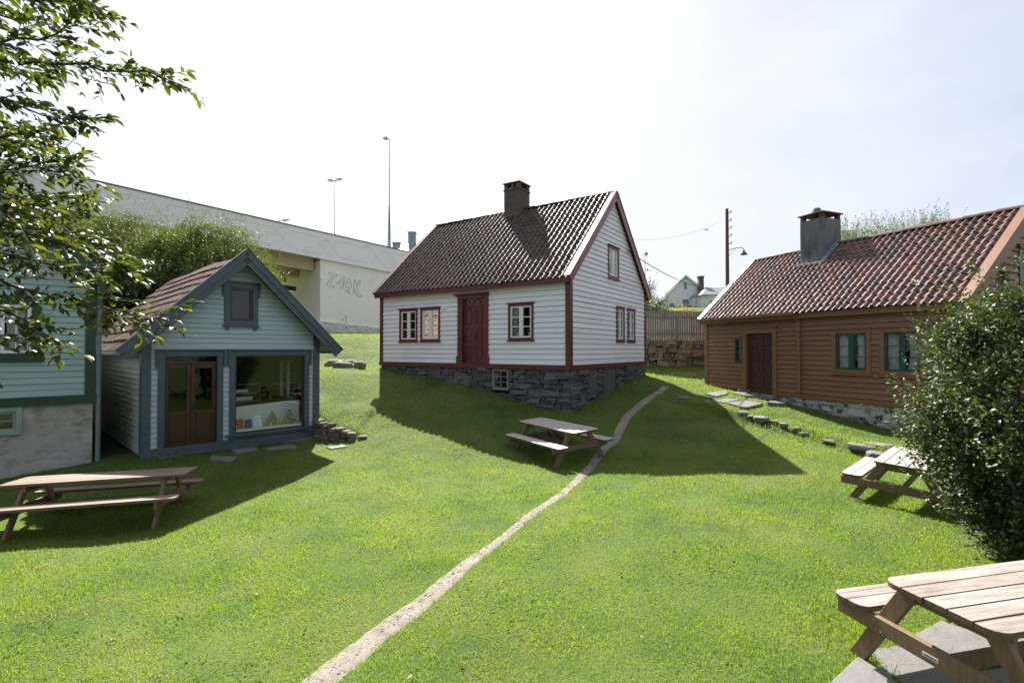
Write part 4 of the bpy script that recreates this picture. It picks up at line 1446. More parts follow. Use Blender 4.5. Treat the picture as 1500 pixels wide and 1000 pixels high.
# ------------------------------------------------------------------ green trimmed house at the left
def green_house():
    th = math.atan2(.694, .72)
    Lw = 6.4
    O = Vector((-9.14, 10.9, -1.05)) - Vector((math.cos(th), math.sin(th), 0)) * Lw
    H = empty('green_trimmed_house', O, th)
    tag(H, 'pale mint weatherboard house with dark green trim on a peeling plaster basement', 'house')
    L, D = Lw, 7.0
    he, hr = 2.45, 5.75
    oe, og = .3, .3
    slope = (hr - he) / (L / 2 + oe)
    wt = he + oe * slope - .1
    Ff, Fr, Fl, Fb = frame(0, 0, 'front'), frame(L, 0, 'right'), frame(0, 0, 'left'), frame(0, D, 'back')
    lo, hi = gable_lim(L, wt, slope)
    lo2 = lambda z: max(.14 if z < wt else .02, lo(z) + .02)
    hi2 = lambda z: min(L - .14 if z < wt else L - .02, hi(z) - .02)
    ws = [(L - 2.0, L - .84, .83, 2.1), (L - 4.3, L - 3.14, .83, 2.1)]
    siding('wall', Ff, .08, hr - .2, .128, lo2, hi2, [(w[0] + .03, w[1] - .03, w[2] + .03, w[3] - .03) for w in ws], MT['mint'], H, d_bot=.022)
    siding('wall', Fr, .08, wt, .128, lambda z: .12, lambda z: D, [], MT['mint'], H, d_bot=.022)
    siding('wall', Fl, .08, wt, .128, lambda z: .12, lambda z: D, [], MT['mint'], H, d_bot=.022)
    m = MB(); m.box(.05, L - .05, .05, D - .05, -.05, 0); m.box(.1, L - .1, 2, 2.1, 0, 2.4)
    m.build('floor', MT['room'], H)
    for a in (0, L):
        sa = 1 if a == 0 else -1
        xa = sorted((a - sa * .04, a + sa * .14))
        m = MB(); m.box(xa[0], xa[1], -.045, .02, -.0, wt)
        xa = sorted((a - sa * .04, a + sa * .02)); m.box(xa[0], xa[1], .02, .13, 0, wt)
        m.build('corner_board', MT['green'], H, bevel=.003)
    m = MB(); m.box(-.05, L + .05, -.07, .0, -.1, .08); m.box(L, L + .07, 0, D, -.1, .08)
    m.build('base_band', MT['green'], H, bevel=.003)
    # plastered basement with an opening
    bw = (L - 2.5, L - 1.1, -.66, -.1)
    m = MB()
    m.box(0, bw[0], .02, .4, -2.2, -.1); m.box(bw[1], L, .02, .4, -2.2, -.1)
    m.box(bw[0], bw[1], .02, .4, -2.2, bw[2])
    m.box(L - .4, L, .4, D, -2.2, -.1); m.box(0, .4, .4, D, -2.2, -.1)
    m.build('basement', MT['plaster'], H)
    pm = material('pale green basement frame', [(.22, .28, .25), (.3, .37, .33)], 3, rough=.6)
    window(Ff, bw[0], bw[1], bw[2], bw[3], H, pm, pm, cw=.09, cols=2, rows=2, leaves=2, cap=False, sill=False, sw=.04, mull=.08, name='basement_window')
    for w in ws:
        window(Ff, w[0], w[1], w[2], w[3], H, MT['green'], MT['window_white'], cw=.14, cols=4, rows=3, leaves=2, sw=.06, mull=.1, curtain=MT['curtain'], cover=.9, recess=-.0)
    # downpipe
    m = MB(); m.tube([(L + .09, -.03, wt), (L + .09, -.03, -1.55)], .045, 10)
    m.build('downpipe', MT['bluegrey'], H)
    # roof, ridge along b
    half = L / 2 + oe
    ln = math.hypot(half, hr - he)
    c, s = half / ln, (hr - he) / ln
    tot = D + 2 * og
    Sl = lambda u, v, d: (-oe + v * c - d * s, D + og - u, he + v * s + d * c)
    Sr = lambda u, v, d: (L + oe - v * c + d * s, -og + u, he + v * s + d * c)
    for S in (Sl, Sr):
        solid_roof('roof_deck', MT['green'], H, S, tot, ln, .06)
        pantiles('roof', MT['tile_dark'], H, lambda u, v, d, S=S: S(u, v - .04, d + .02), tot, ln + .03, .22, .3, n=7)
        fu = tot if S is Sl else 0
        sg = 1 if S is Sl else -1
        m = MB()
        ua, ub = fu, fu + sg * .04
        m.hexa([S(ua, -.06, -.2), S(ub, -.06, -.2), S(ub, ln, -.2), S(ua, ln, -.2), S(ua, -.06, .08), S(ub, -.06, .08), S(ub, ln + .07, .08), S(ua, ln + .07, .08)])
        m.build('bargeboard', MT['green'], H)
        m = MB()
        e0, e1 = (-oe - .03, -oe) if S is Sl else (L + oe, L + oe + .03)
        m.box(e0, e1, -og, D + og, he - .12, he)
        m.build('fascia', MT['green'], H)


green_house()


# ------------------------------------------------------------------ picnic tables
def picnic_table(X, Y, Z, yaw, L, tl, tw, label, leg_in=.30, beam_in=None, plate=False, wood='table'):
    def sides_brown(o):
        o.data.materials.append(MT['tableleg_side'])
        for p_ in o.data.polygons:
            if abs(p_.normal.z) < .6: p_.material_index = 1
    H = empty('picnic_table', (X, Y, Z))
    ex = Vector((math.cos(yaw), math.sin(yaw), tl)).normalized()
    ey = Vector((-math.sin(yaw), math.cos(yaw), tw))
    ey = (ey - ex * ey.dot(ex)).normalized()
    ez = ex.cross(ey)
    H.rotation_euler = Matrix((ex, ey, ez)).transposed().to_euler()
    tag(H, label, 'picnic table', 'wooden picnic tables on the lawn')
    h = L / 2
    if beam_in is None: beam_in = leg_in + .05

    def plank(mb, y0, y1, z0, z1, x0, x1, r=0.0, rs=()):
        # plank with optional rounded corners at (end, side)
        poly = []
        for (cx, cy, sx, sy) in ((x0, y0, 1, 1), (x1, y0, -1, 1), (x1, y1, -1, -1), (x0, y1, 1, -1)):
            if sy in rs:
                a0 = math.atan2(-sy, 0) if False else 0
                pts = [(cx + sx * r - sx * r * math.cos(a), cy + sy * r - sy * r * math.sin(a)) for a in np.linspace(0, math.pi / 2, 6)]
                if (sx * sy) < 0: pts = pts[::-1]
                poly += pts
            else:
                poly.append((cx, cy))
        # order: ensure consistent walk
        mb.prism(poly, (z0, z1), lambda s, z, d: (s, z, d))

    m = MB()
    n = 5
    w = .74 / n
    for i in range(n):
        y0 = -.37 + i * w
        rs = (1,) if i == 0 else ((-1,) if i == n - 1 else ())
        plank(m, y0 + .004, y0 + w - .004, .69 + random.uniform(-.001, .001), .73 + random.uniform(-.0015, .0015), -h + random.uniform(-.003, .003), h + random.uniform(-.003, .003), .09, rs)
    sides_brown(m.build('tabletop', MT[wood], H, bevel=.003))
    for sgn in (-1, 1):
        m = MB()
        for i in range(2):
            y0 = (.50 + i * .145) if sgn > 0 else -(.645 + i * .145)
            rs = ((-1,) if i == 1 else (1,)) if sgn > 0 else ((1,) if i == 1 else (-1,))
            plank(m, y0 + .003, y0 + .142, .41, .45 + random.uniform(-.0015, .0015), -h, h, .07, rs)
        sides_brown(m.build('bench', MT[wood], H, bevel=.003))
    for e in (-1, 1):
        xl = e * (h - leg_in)
        for sgn in (-1, 1):
            m = MB()
            m.prism([(sgn * .66 - .065, .0), (sgn * .66 + .065, .0), (sgn * .24 + .065, .69), (sgn * .24 - .065, .69)], (xl - .022, xl + .022), lambda s_, z_, d_: (d_, s_, z_))
            m.build('leg', MT['tableleg'], H, bevel=.004)
        xb = e * (h - leg_in) + e * .046 if beam_in != 0 else e * (h - .024)
        m = MB(); m.box(xb - .022, xb + .022, -.78, .78, .29, .408)
        o = m.build('bench_beam', MT['tableleg'], H, bevel=.004)
        if plate and e < 0:
            q = MB(); q.box(xb - .0255, xb - .0225, .02, .12, .325, .352)
            q.build('label_plate', MT['lead'], o)
            q = MB()
            for i in range(9):
                q.box(xb - .0262, xb - .0256, .03 + i * .009, .036 + i * .009, .333, .344)
            q.build('lettering', MT['black'], o)
        for sgn in (-1, 1):
            for q_ in (-.03, .03):
                yb = sgn * (.44 + q_ * .9)
                xo = xb + e * .022
                m = MB(); m.tube([(xo, yb, .348 + q_), (xo + e * .007, yb, .348 + q_)], .011, 8)
                m.build('bolt', MT['galv'], H)
        m = MB(); m.box(xl - e * .03 - .02, xl - e * .03 + .02 , -.34, .34, .6, .69)
        m.build('top_batten', MT['tableleg'], H, bevel=.004)
    m = MB(); m.box(-h + leg_in, h - leg_in, -.022, .022, .29, .38)
    m.build('stretcher', MT['tableleg'], H, bevel=.004)
    return H


picnic_table(1.091, 11.964, -2.52, -1.031, 2.3, .007, .057, 'pale picnic table on the worn path in front of the white cottage', wood='table_pale')
picnic_table(-6.50, 8.0, -2.746, .29, 2.42, .001, -.055, 'long brown picnic table on the grass before the mint house', wood='table_brown')
picnic_table(3.69, 3.46, -2.36, .228, 2.0, .0, .0, 'large picnic table in the near right corner standing on stone slabs', leg_in=.12, plate=True)
picnic_table(6.55, 8.27, -2.50, .765, 1.75, -.0, .05, 'picnic table half hidden behind the glossy bush', leg_in=.07, beam_in=0, wood='table_pale')


# ------------------------------------------------------------------ bridge
def bridge():
    H = empty('road_bridge', (0, 0, 0))
    tag(H, 'long pale concrete road bridge sloping down behind the houses with a graffitied abutment', 'bridge')
    d = Vector((.78, .625, 0)).normalized()
    nrm = Vector((-d.y, d.x, 0))           # away from the camera
    P0 = Vector((-8.2, 33, 0))
    sl = -.084

    def T(s, w, z): return P0 + d * s + nrm * w + Vector((0, 0, z + sl * s))
    m = MB()
    S0, S1 = -70, 34
    for (w0, w1, z0, z1) in ((0, .35, 5.15, 6.75), (9.0, 9.35, 5.15, 6.75)):
        m.hexa([T(S0, w0, z0), T(S1, w0, z0), T(S1, w1, z0), T(S0, w1, z0), T(S0, w0, z1), T(S1, w0, z1), T(S1, w1, z1), T(S0, w1, z1)])
    m.build('parapet', MT['bridge'], H)
    m = MB()
    m.hexa([T(S0, -.04, 6.752), T(S1, -.04, 6.752), T(S1, .4, 6.752), T(S0, .4, 6.752), T(S0, -.04, 6.81), T(S1, -.04, 6.81), T(S1, .4, 6.81), T(S0, .4, 6.81)])
    m.build('coping', MT['rust'], H)
    m = MB()
    m.hexa([T(S0, .352, 5.3), T(S1, .352, 5.3), T(S1, 8.998, 5.3), T(S0, 8.998, 5.3), T(S0, .352, 5.7), T(S1, .352, 5.7), T(S1, 8.998, 5.7), T(S0, 8.998, 5.7)])
    m.build('deck', MT['bridge'], H)
    for w in (1.3, 4.6, 8.0):
        m = MB()
        m.hexa([T(S0, w, 4.55), T(-4.4, w, 4.55), T(-4.4, w + .5, 4.55), T(S0, w + .5, 4.55), T(S0, w, 5.299), T(-4.4, w, 5.299), T(-4.4, w + .5, 5.299), T(S0, w + .5, 5.299)])
        m.build('girder', MT['beamc'], H)
    # abutment: face slightly behind the parapet
    m = MB()
    a0 = -4.35
    top = lambda s: 5.149
    m.hexa([T(a0, .2, 1.0), T(S1, .2, 1.0), T(S1, 9.1, 1.0), T(a0, 9.1, 1.0), T(a0, .2, 5.149), T(S1, .2, 5.149), T(S1, 9.1, 5.149), T(a0, 9.1, 5.149)])
    for v in range(4):
        pass
    ab = m.build('abutment', MT['abut'], H)
    m = MB()
    m.hexa([T(a0 - .25, -.05, -3), T(S1, -.05, -3), T(S1, 9.3, -3), T(a0 - .25, 9.3, -3), T(a0 - .25, -.05, 1.35), T(S1, -.05, 1.35), T(S1, 9.3, 1.35), T(a0 - .25, 9.3, 1.35)])
    m.build('base_course', MT['peel'], H)
    # far pier and service pipes under the deck
    for s in (-22, -40):
        m = MB()
        m.hexa([T(s, 2, -4), T(s + 1.2, 2, -4), T(s + 1.2, 7.5, -4), T(s, 7.5, -4), T(s, 2, 4.549), T(s + 1.2, 2, 4.549), T(s + 1.2, 7.5, 4.549), T(s, 7.5, 4.549)])
        m.build('pier', MT['beamc'], H)
    m = MB()
    m.tube([T(-9, 3.4, 3.55), T(-4.9, 3.4, 3.55)], .14, 10)
    m.build('service_pipe', MT['black'], H)
    m = MB()
    m.tube([T(-9, 6.2, 3.2), T(-4.5, 6.2, 3.2)], .16, 10)
    m.build('service_pipe', MT['black'], H)
    m = MB()
    m.hexa([T(-5.6, 6.4, .8), T(-4.7, 6.4, .8), T(-4.7, 6.8, .8), T(-5.6, 6.8, .8), T(-5.6, 6.4, 3.0), T(-4.7, 6.4, 3.0), T(-4.7, 6.8, 3.0), T(-5.6, 6.8, 3.0)])
    m.build('recess_shade', MT['black'], H)  # solid black block drawn as the shade of a recess
    # faint crossing lines on the parapet
    m = MB()
    for k in range(16):
        s = -3.0 - k * 2.9 + 8
        for sg in (-1, 1):
            a, b = T(s - sg * .42, -.003, 5.45), T(s + sg * .42, -.003, 6.45)
            m.beam(a, b, .006, .022, up=nrm)
        e = s + .9
        m.beam(T(s + .5, -.003, 6.42), T(s + 2.3, -.003, 6.42), .006, .018, up=(0, 0, 1))
        m.beam(T(s + .5, -.003, 5.42), T(s + 2.3, -.003, 5.42), .006, .018, up=(0, 0, 1))
    m.build('parapet_lines', MT['faint'], H)
    # graffiti: outlined letters Z A O K
    g = MB()
    letters = [
        [(0, 1), (.85, 1.0), (.22, .18), (.8, .12), (.78, -.02), (-.1, .02), (.52, .84), (.02, .86), (0, 1)],
        [(1.55, 1.0), (.95, .3), (1.5, .3), (1.45, .0), (1.62, .0), (1.7, 1.02), (1.55, 1.0)],
        [(1.48, .7), (1.26, .44), (1.5, .44), (1.48, .7)],
        [(2.2 + .42 * math.cos(a), .45 + .5 * math.sin(a)) for a in np.linspace(.4, 6.7, 16)],
        [(2.2 + .2 * math.cos(a), .47 + .26 * math.sin(a)) for a in np.linspace(0, 6.28, 12)],
        [(2.3, .1), (2.62, -.16)],
        [(2.85, 1.0), (2.95, .0), (3.1, -.02), (3.1, .32), (3.5, -.15), (4.0, -.12), (3.95, .02), (3.6, .05), (3.24, .5), (3.6, 1.0), (3.42, 1.05), (3.12, .62), (3.02, 1.02), (2.85, 1.0)],
    ]
    for L_ in letters:
        pts = [T(-3.95 + q[0] * .56 + q[1] * .14 + random.uniform(-.02, .02), .196, 3.6 + q[1] * .85 - q[0] * .07 + random.uniform(-.03, .03)) for q in L_]
        g.tube([tuple(p) for p in pts], [random.uniform(.008, .022) for _ in pts], 5)
    for q in (((.35, -2.1), (.36, -2.6)), ((.05, -2.35), (.22, -2.4)), ((.3, -2.9), (.3, -3.3))):
        g.tube([tuple(T(-3.1 + a, .196, 4.0 + b)) for a, b in q], .02, 5)
    g.build('graffiti', MT['spray'], H)
    return T


BT = bridge()


def street_light(p, h, label, heads=1, r=.07, arm=.5, base=None, direction=(1, 0, 0)):
    H = empty('street_light', p)
    tag(H, label, 'street light', 'street lights behind the houses')
    m = MB(); m.tube([(0, 0, 0), (0, 0, h * .35), (0, 0, h)], [r * 1.3, r, r * .5], 8)
    m.build('pole', MT['galv'], H)
    if base:
        q = MB(); q.tube([(0, 0, 0), (0, 0, base * .35), (0, 0, base)], [r * 4.0, r * 2.2, r * 1.05], 10)
        q.build('lower_sleeve', MT['bluegrey'], H)
    dv = Vector(direction).normalized()
    for k in range(heads):
        sg = 1 if k == 0 else -1
        m = MB()
        a = Vector((0, 0, h)) - dv * sg * .1
        b = Vector((0, 0, h + (.1 if heads == 1 else .28 * (sg > 0) + .0))) + dv * arm * sg
        m.tube([a, a.lerp(b, .35), a.lerp(b, .6), b], [.03, .05, .16, .07], 8)
        m.build('lamp_head', MT['galv'], H)
    return H


p = at(570, 362, 34); street_light((p.x, p.y, p.z - 1.0), 8.4, 'tall street light with a thick dark foot at the right end of the bridge', 1, .05, .45, 2.2 + 1.6, (-1, 0, 0))
p = at(490, 344, 36); street_light((p.x, p.y, p.z - 1.2), 5.1, 'shorter street light with two lamp heads above the bridge', 2, .04, .5, None, (1, .5, 0))
p = at(409, 330, 44); street_light((p.x, p.y, p.z - 1.5), 1.9, 'tiny far street light just peeping over the bridge parapet', 1, .04, .9, None, (1, 0, 0))
p = at(945, 420, 34); street_light((p.x, p.y, p.z - 3), 5.2, 'small street light seen just right of the white cottage gable', 1, .035, .18, None, (1, 0, 0))


# ------------------------------------------------------------------ background houses
def far_house_bridge():
    c = at(592, 372, 62)
    H = empty('slate_roofed_house', (c.x, c.y, c.z - 6))
    tag(H, 'distant house with grey slate roof and two chimneys above the bridge end', 'house')
    m = MB(); m.box(-5.5, 5.5, 0, 9, 0, 5.2)
    m.build('wall', MT['farwhite'], H)
    m = MB()
    rl, rz = 1.0, 8.3
    m.add([(-5.8, -.3, 5.2), (5.8, -.3, 5.2), (5.8, 9.3, 5.2), (-5.8, 9.3, 5.2), (-rl, 4.5, rz), (rl, 4.5, rz)], [(0, 1, 5, 4), (1, 2, 5), (2, 3, 4, 5), (3, 0, 4), (0, 3, 2, 1)])
    rf = m.build('roof', MT['farroof'], H)
    for x, zt in ((-1.95, 8.2), (.1, 9.6)):
        m = MB(); m.box(x - .45, x + .45, 4.0, 5, 6.0, zt); m.box(x - .52, x + .52, 3.93, 5.07, zt, zt + .15)
        m.build('chimney', MT['bluegrey'], rf)


far_house_bridge()


def gambrel_house():
    Y = 60
    c = at(1004, 456, Y)
    H = empty('gambrel_house', (c.x, c.y, c.z - .6), R(-8))
    tag(H, 'distant white gambrel roofed house on the hill behind the board fence', 'house')
    # gable facing camera
    prof = [(-2.35, 0), (-2.35, 2.2), (-2.15, 2.6), (0, 4.75), (1.9, 3.1), (2.75, 0)]
    m = MB(); m.prism(prof, (0, .3), lambda s, z, d: (s, d, z))
    m.box(-2.3, 2.5, .3, 6, 0, 2.2)
    m.build('wall', MT['farwhite'], H)
    rf = MB()
    pr = [(-2.65, 2.1), (-2.35, 2.75), (0, 5.0), (2.1, 3.25)]
    for (a, b) in zip(pr, pr[1:]):
        rf.hexa([(a[0], -.25, a[1] - .1), (b[0], -.25, b[1] - .1), (b[0], 6.2, b[1] - .1), (a[0], 6.2, a[1] - .1), (a[0], -.25, a[1]), (b[0], -.25, b[1]), (b[0], 6.2, b[1]), (a[0], 6.2, a[1])])
    rf.hexa([(2.0, .0, 3.2), (2.8, 0, 0), (3.0, 6, 0), (2.3, 6, 3.2), (2.1, -.02, 3.22), (3.0, -.02, 0), (3.3, 6, 0), (2.6, 6, 3.22)])
    rf.build('roof', MT['farroof'], H)
    tr = MB()
    for (a, b) in zip(pr, pr[1:]):
        tr.hexa([(a[0], -.3, a[1] - .22), (b[0], -.3, b[1] - .22), (b[0], -.26, b[1] - .22), (a[0], -.26, a[1] - .22), (a[0], -.3, a[1] + .02), (b[0], -.3, b[1] + .02), (b[0], -.26, b[1] + .02), (a[0], -.26, a[1] + .02)])
    tr.build('bargeboard', MT['farwhite'], H)
    for (x, z, w, h) in ((0, 3.3, .34, .75), (-1.6, .6, .6, 1.0), (0, .75, .75, 1.3), (1.55, .9, .8, 1.2)):
        q = MB(); q.box(x - w / 2 - .08, x + w / 2 + .08, -.06, .0, z - .08, z + h + .08)
        f = q.build('window', MT['farwhite'], H)
        q = MB(); q.box(x - w / 2, x + w / 2, -.075, -.055, z, z + h * .48); q.box(x - w / 2, x + w / 2, -.075, -.055, z + h * .53, z + h)
        q.build('pane', MT['farglass'], f)


gambrel_house()


def annex_house():
    Y = 57
    c = at(1040, 462, Y)
    H = empty('bay_house', (c.x, c.y, c.z - .6))
    tag(H, 'distant white house with low grey roof and tall brick chimney left of the utility pole', 'house')
    m = MB(); m.box(-1.1, 4.2, 1.5, 6, 0, 3.0)
    m.prism([(-.9, 0), (-.3, -.8), (.9, -.8), (1.5, 0), (1.5, 1.6), (-.9, 1.6)], (0, 2.9), lambda s, z, d: (s, z, d))
    m.build('wall', MT['farwhite'], H)
    m = MB()
    m.add([(-1.3, -1.0, 2.9), (1.8, -1.0, 2.9), (4.5, 1.2, 2.95), (4.5, 6.2, 2.95), (-1.3, 6.2, 2.95), (.2, 1.4, 4.0), (3.6, 3.4, 4.0)], [(0, 1, 5), (1, 2, 6, 5), (2, 3, 6), (3, 4, 5, 6), (4, 0, 5), (4, 3, 2, 1, 0)])
    rf = m.build('roof', MT['farroof'], H)
    m = MB(); m.box(-.45, .1, 2.0, 2.6, 3.2, 5.3); m.box(-.52, .17, 1.93, 2.67, 5.3, 5.42)
    m.build('chimney', MT['brick'], rf)
    for x in (-.1, .95):
        q = MB(); q.box(x - .25, x + .35, -.86, -.8, .9, 2.2)
        q.build('window', MT['farglass'], H)


annex_house()


def small_far():
    c = at(1232, 352, 62)
    H = empty('hill_house', (c.x, c.y, c.z - 3))
    tag(H, 'tiny distant white gable peeping out between the grey chimney and the trees', 'house')
    m = MB(); m.prism([(-1.2, 0), (-1.2, 3.6), (0, 4.3), (2, 4.2), (2, 0)], (0, 4), lambda s, z, d: (s, d, z))
    m.build('wall', MT['farwhite'], H)
    m = MB(); m.tube([(-.2, 1, 4.1), (-.2, 1, 5.6)], .05, 6); m.tube([(-.7, 1, 5.2), (.4, 1, 5.3)], .035, 6)
    m.build('antenna', MT['galv'], H)


small_far()


# ------------------------------------------------------------------ retaining wall, fence, railing, pole
def retaining():
    d = RW1 - RW0
    L = float(np.hypot(*d))
    th = math.atan2(d[1], d[0])
    H = empty('stone_retaining_wall', (RW0[0], RW0[1], 0), th)
    tag(H, 'rough dry stone retaining wall below the board fence', 'wall')
    m = MB(); m.box(0, L, .06, .4, -2.2, .38)
    m.build('core', MT['dark'], H)
    stone_face('stonework', lambda s, z, d_: (s, -d_ * 1.6 - max(0, -z) * .06, z), 0, L, -1.6, .46, MT['fieldstone'], H, h=(.12, .26), w=(.16, .42), proud=(-.03, .11), bevel=.045, rough=3.2)
    F = empty('board_fence', (RW0[0], RW0[1], 0), th)
    tag(F, 'tall vertical board fence of grey weathered planks on top of the stone wall', 'fence')
    m = MB()
    x = 0.0
    while x < L:
        w = random.uniform(.085, .1)
        zt = 1.90 - .026 * (x - 3) + random.uniform(-.02, .02)
        m.box(x, x + w, .1 + random.uniform(-.004, .004), .125, .43, zt)
        x += w + random.uniform(.008, .018)
    m.build('boards', MT['fencew'], F)
    m = MB()
    for z in (.7, 1.5):
        m.box(0, L, .126, .18, z, z + .09)
    m.build('rail', MT['fencew'], F)
    for k in range(6):
        m = MB(); m.box(k * 2.1 + .1, k * 2.1 + .2, .181, .28, -.2, 1.6)
        m.build('post', MT['fencew'], F)


retaining()

# railing in front of the far house
H = empty('metal_railing', at(977, 462, 52))
tag(H, 'thin dark metal railing in front of the distant white house', 'railing')
a, b = Vector((0, 0, 0)), at(1034, 462, 52) - at(977, 462, 52)
m = MB()
m.tube([(0, 0, .95), tuple(b + Vector((0, 0, .45)))], .03, 6)
m.build('top_rail', MT['black'], H)
m = MB()
for k in range(26):
    t = k / 25
    q = a.lerp(b, t)
    m.tube([(q.x, q.y, -.5), (q.x, q.y, .95 - .5 * t)], .014, 5)
m.build('bars', MT['black'], H)
m = MB()
hb = at(1007, 455, 50); m.lathe([(.1, -.5), (.14, -.1), (.05, .0), (.1, .12), (.02, .3)], (0, 0, 0), 8)
o = m.build('garden_ornament', MT['black']); o.location = hb
tag(o, 'small dark knob shaped ornament standing among yellow flowers above the fence', 'ornament')


def utility_pole():
    p = at(1066, 470, 30)
    top = at(1066, 306, 30)
    H = empty('utility_pole', (p.x, p.y, p.z - 1))
    tag(H, 'brown wooden utility pole with a bell shaped lamp on an arm behind the brown house', 'utility pole')
    h = top.z - p.z + 1
    m = MB(); m.tube([(0, 0, 0), (0, 0, h * .5), (0, 0, h)], [.12, .105, .09], 12)
    m.build('pole', MT['pole'], H)
    for k in range(6):
        z = h - .25 - k * .47 if k < 5 else h - 4.5
        m = MB(); m.tube([(.1, 0, z), (.24, 0, z), (.24, 0, z + .07)], .018, 6); m.lathe([(.035, 0), (.045, .04), (.03, .1)], (.24, 0, z + .05), 8)
        m.build('insulator', MT['rust'], H)
    zl = at(1066, 366, 30).z - p.z + 1
    m = MB(); m.tube([(.1, 0, zl), (.55, 0, zl + .12), (.9, 0, zl + .14), (1.0, 0, zl + .05), (1.0, 0, zl - .05)], .025, 8)
    m.tube([(.1, 0, zl - .35), (.5, 0, zl + .08)], .018, 6)
    m.build('lamp_arm', MT['galv'], H)
    m = MB(); m.lathe([(.04, .14), (.06, .1), (.1, .0), (.2, -.1), (.21, -.14)], (1.0, 0, zl - .15), 14)
    m.build('lamp_shade', MT['rust'], H, smooth=True)
    # wires to the white cottage
    for i, (u0, v0, Y0, u1, v1, sag, r, lb) in enumerate(((918, 366, 17.9, 1064, 421, .5, .016, 'black overhead cable from the white cottage gable to the utility pole'),
                                                      (1062, 320, 30, 918, 352, .35, .005, 'hair thin upper wire running from the utility pole to the white cottage'))):
        a, b = (at(u0, v0, Y0), at(u1, v1, 30)) if i == 0 else (at(u1, v1, 17.9), at(u0, v0, 30))
        pts = []
        for k in range(25):
            t = k / 24
            q = a.lerp(b, t)
            q.z -= sag * 4 * t * (1 - t)
            pts.append(tuple(q))
        m = MB(); m.tube(pts, r, 5)
        o = m.build('overhead_wire', MT['black'])
        tag(o, lb, 'wire')


utility_pole()


def bird(p, s, label, yaw):
    m = MB()
    m.tube([(-.5 * s, 0, 0), (-.2 * s, 0, .02 * s), (.15 * s, 0, .04 * s), (.4 * s, 0, .05 * s), (.55 * s, 0, .04 * s)], [.02 * s, .1 * s, .13 * s, .08 * s, .02 * s], 8)
    for sg in (-1, 1):
        m.add([(.2 * s, 0, .06 * s), (-.15 * s, 0, .06 * s), (-.25 * s, sg * .55 * s, .3 * s), (.1 * s, sg * .45 * s, .28 * s), (-.35 * s, sg * .95 * s, .18 * s),
               (.2 * s, 0, .04 * s), (-.15 * s, 0, .04 * s), (-.25 * s, sg * .55 * s, .28 * s), (.1 * s, sg * .45 * s, .26 * s), (-.35 * s, sg * .95 * s, .16 * s)],
              [(0, 1, 2, 3), (3, 2, 4), (5, 8, 7, 6), (8, 9, 7)])
    o = m.build('bird', MT['black'], smooth=True)
    o.location = p
    o.rotation_euler = (.3, -.2, yaw)
    tag(o, label, 'bird')


bird(at(1035, 337, 34), .3, 'small dark bird flying in the sky left of the utility pole', .6)
bird(at(948.5, 396, 33), .27, 'small dark bird flying low beside the white cottage gable', 2.2)


# ------------------------------------------------------------------ stones, flags, steps
def flag_poly(cx, cy, rx, ry, ang, n=7, jit=.14, shape=None):
    pts = []
    for k in range(n):
        a = 2 * math.pi * (k + random.uniform(-.2, .2)) / n
        r = 1 + random.uniform(-jit, jit)
        # squarish outline
        c, s = math.cos(a), math.sin(a)
        q = max(abs(c), abs(s)) ** .6
        x, y = rx * r * c / q, ry * r * s / q
        pts.append((cx + x * math.cos(ang) - y * math.sin(ang), cy + x * math.sin(ang) + y * math.cos(ang)))
    return pts


def flagstone(poly, label, thick=.06, lift=.03, mat='flag', name='flagstone', group=None, z=None, conform=True):
    cx = sum(p[0] for p in poly) / len(poly)
    cy = sum(p[1] for p in poly) / len(poly)
    z0 = gz(cx, cy) if z is None else z
    m = MB()
    n = len(poly)
    # slope with the ground
    gxs = (gz(cx + .3, cy) - gz(cx - .3, cy)) / .6 if conform else 0
    gys = (gz(cx, cy + .3) - gz(cx, cy - .3)) / .6 if conform else 0
    top = [(x - cx, y - cy, lift + (x - cx) * gxs * .7 + (y - cy) * gys * .7) for x, y in poly]
    bot = [(x, y, z_ - thick) for x, y, z_ in top]
    m.add(bot + top, [tuple(range(n))[::-1], tuple(range(n, 2 * n))] + [(i, (i + 1) % n, n + (i + 1) % n, n + i) for i in range(n)])
    o = m.build(name, MT[mat], bevel=.012, seg=2)
    o.location = (cx, cy, z0)
    tag(o, label, 'stone slab', group)
    return o


def gpt(u, v):
    """ray-march a pixel to the terrain"""
    d = ray(u, v)
    t = 1.5
    while t < 60:
        q = d * t
        if q.z < gz(q.x, q.y): break
        t += .03
    return q


def flag_px(pts, label, **k):
    P = [gpt(*p) for p in pts]
    return flagstone([(q.x, q.y) for q in P], label, **k)


G1 = 'stone slabs at the brown house door'
flag_px([(1040, 575), (1065, 573), (1066, 578), (1050, 583), (1032, 578)], 'flat slab at the left end of the stepping slabs by the brown house', group=G1)
flag_px([(1043, 587), (1063, 583), (1086, 587), (1062, 591)], 'flat slab between the left slab and the large slab before the brown house', group=G1)
flag_px([(1064, 592), (1092, 588), (1118, 593), (1095, 600), (1086, 599)], 'largest pale slab at the front of the stepping slabs by the brown house', group=G1, lift=.06)
q = gpt(1090, 577)
for (poly, z, lb) in (([(1066, 574), (1116, 578), (1110, 583), (1092, 582)], .05, 'dark edged slab forming the wide step left of the brown house door'),
                      ([(1078, 571.5), (1118, 574), (1112, 577), (1082, 575)], .13, 'thin upper slab lying on the step at the brown house door sill'),
                      ([(1106, 583), (1132, 587), (1146, 586), (1140, 581), (1116, 580)], .08, 'slab right of the brown house door step, second from the wall corner'),
                      ([(1124, 594), (1152, 596), (1150, 592), (1128, 591)], .10, 'rightmost low slab beyond the brown house door step')):
    flag_px(poly, lb, group=G1, lift=z, thick=.09 + z, mat='flag')

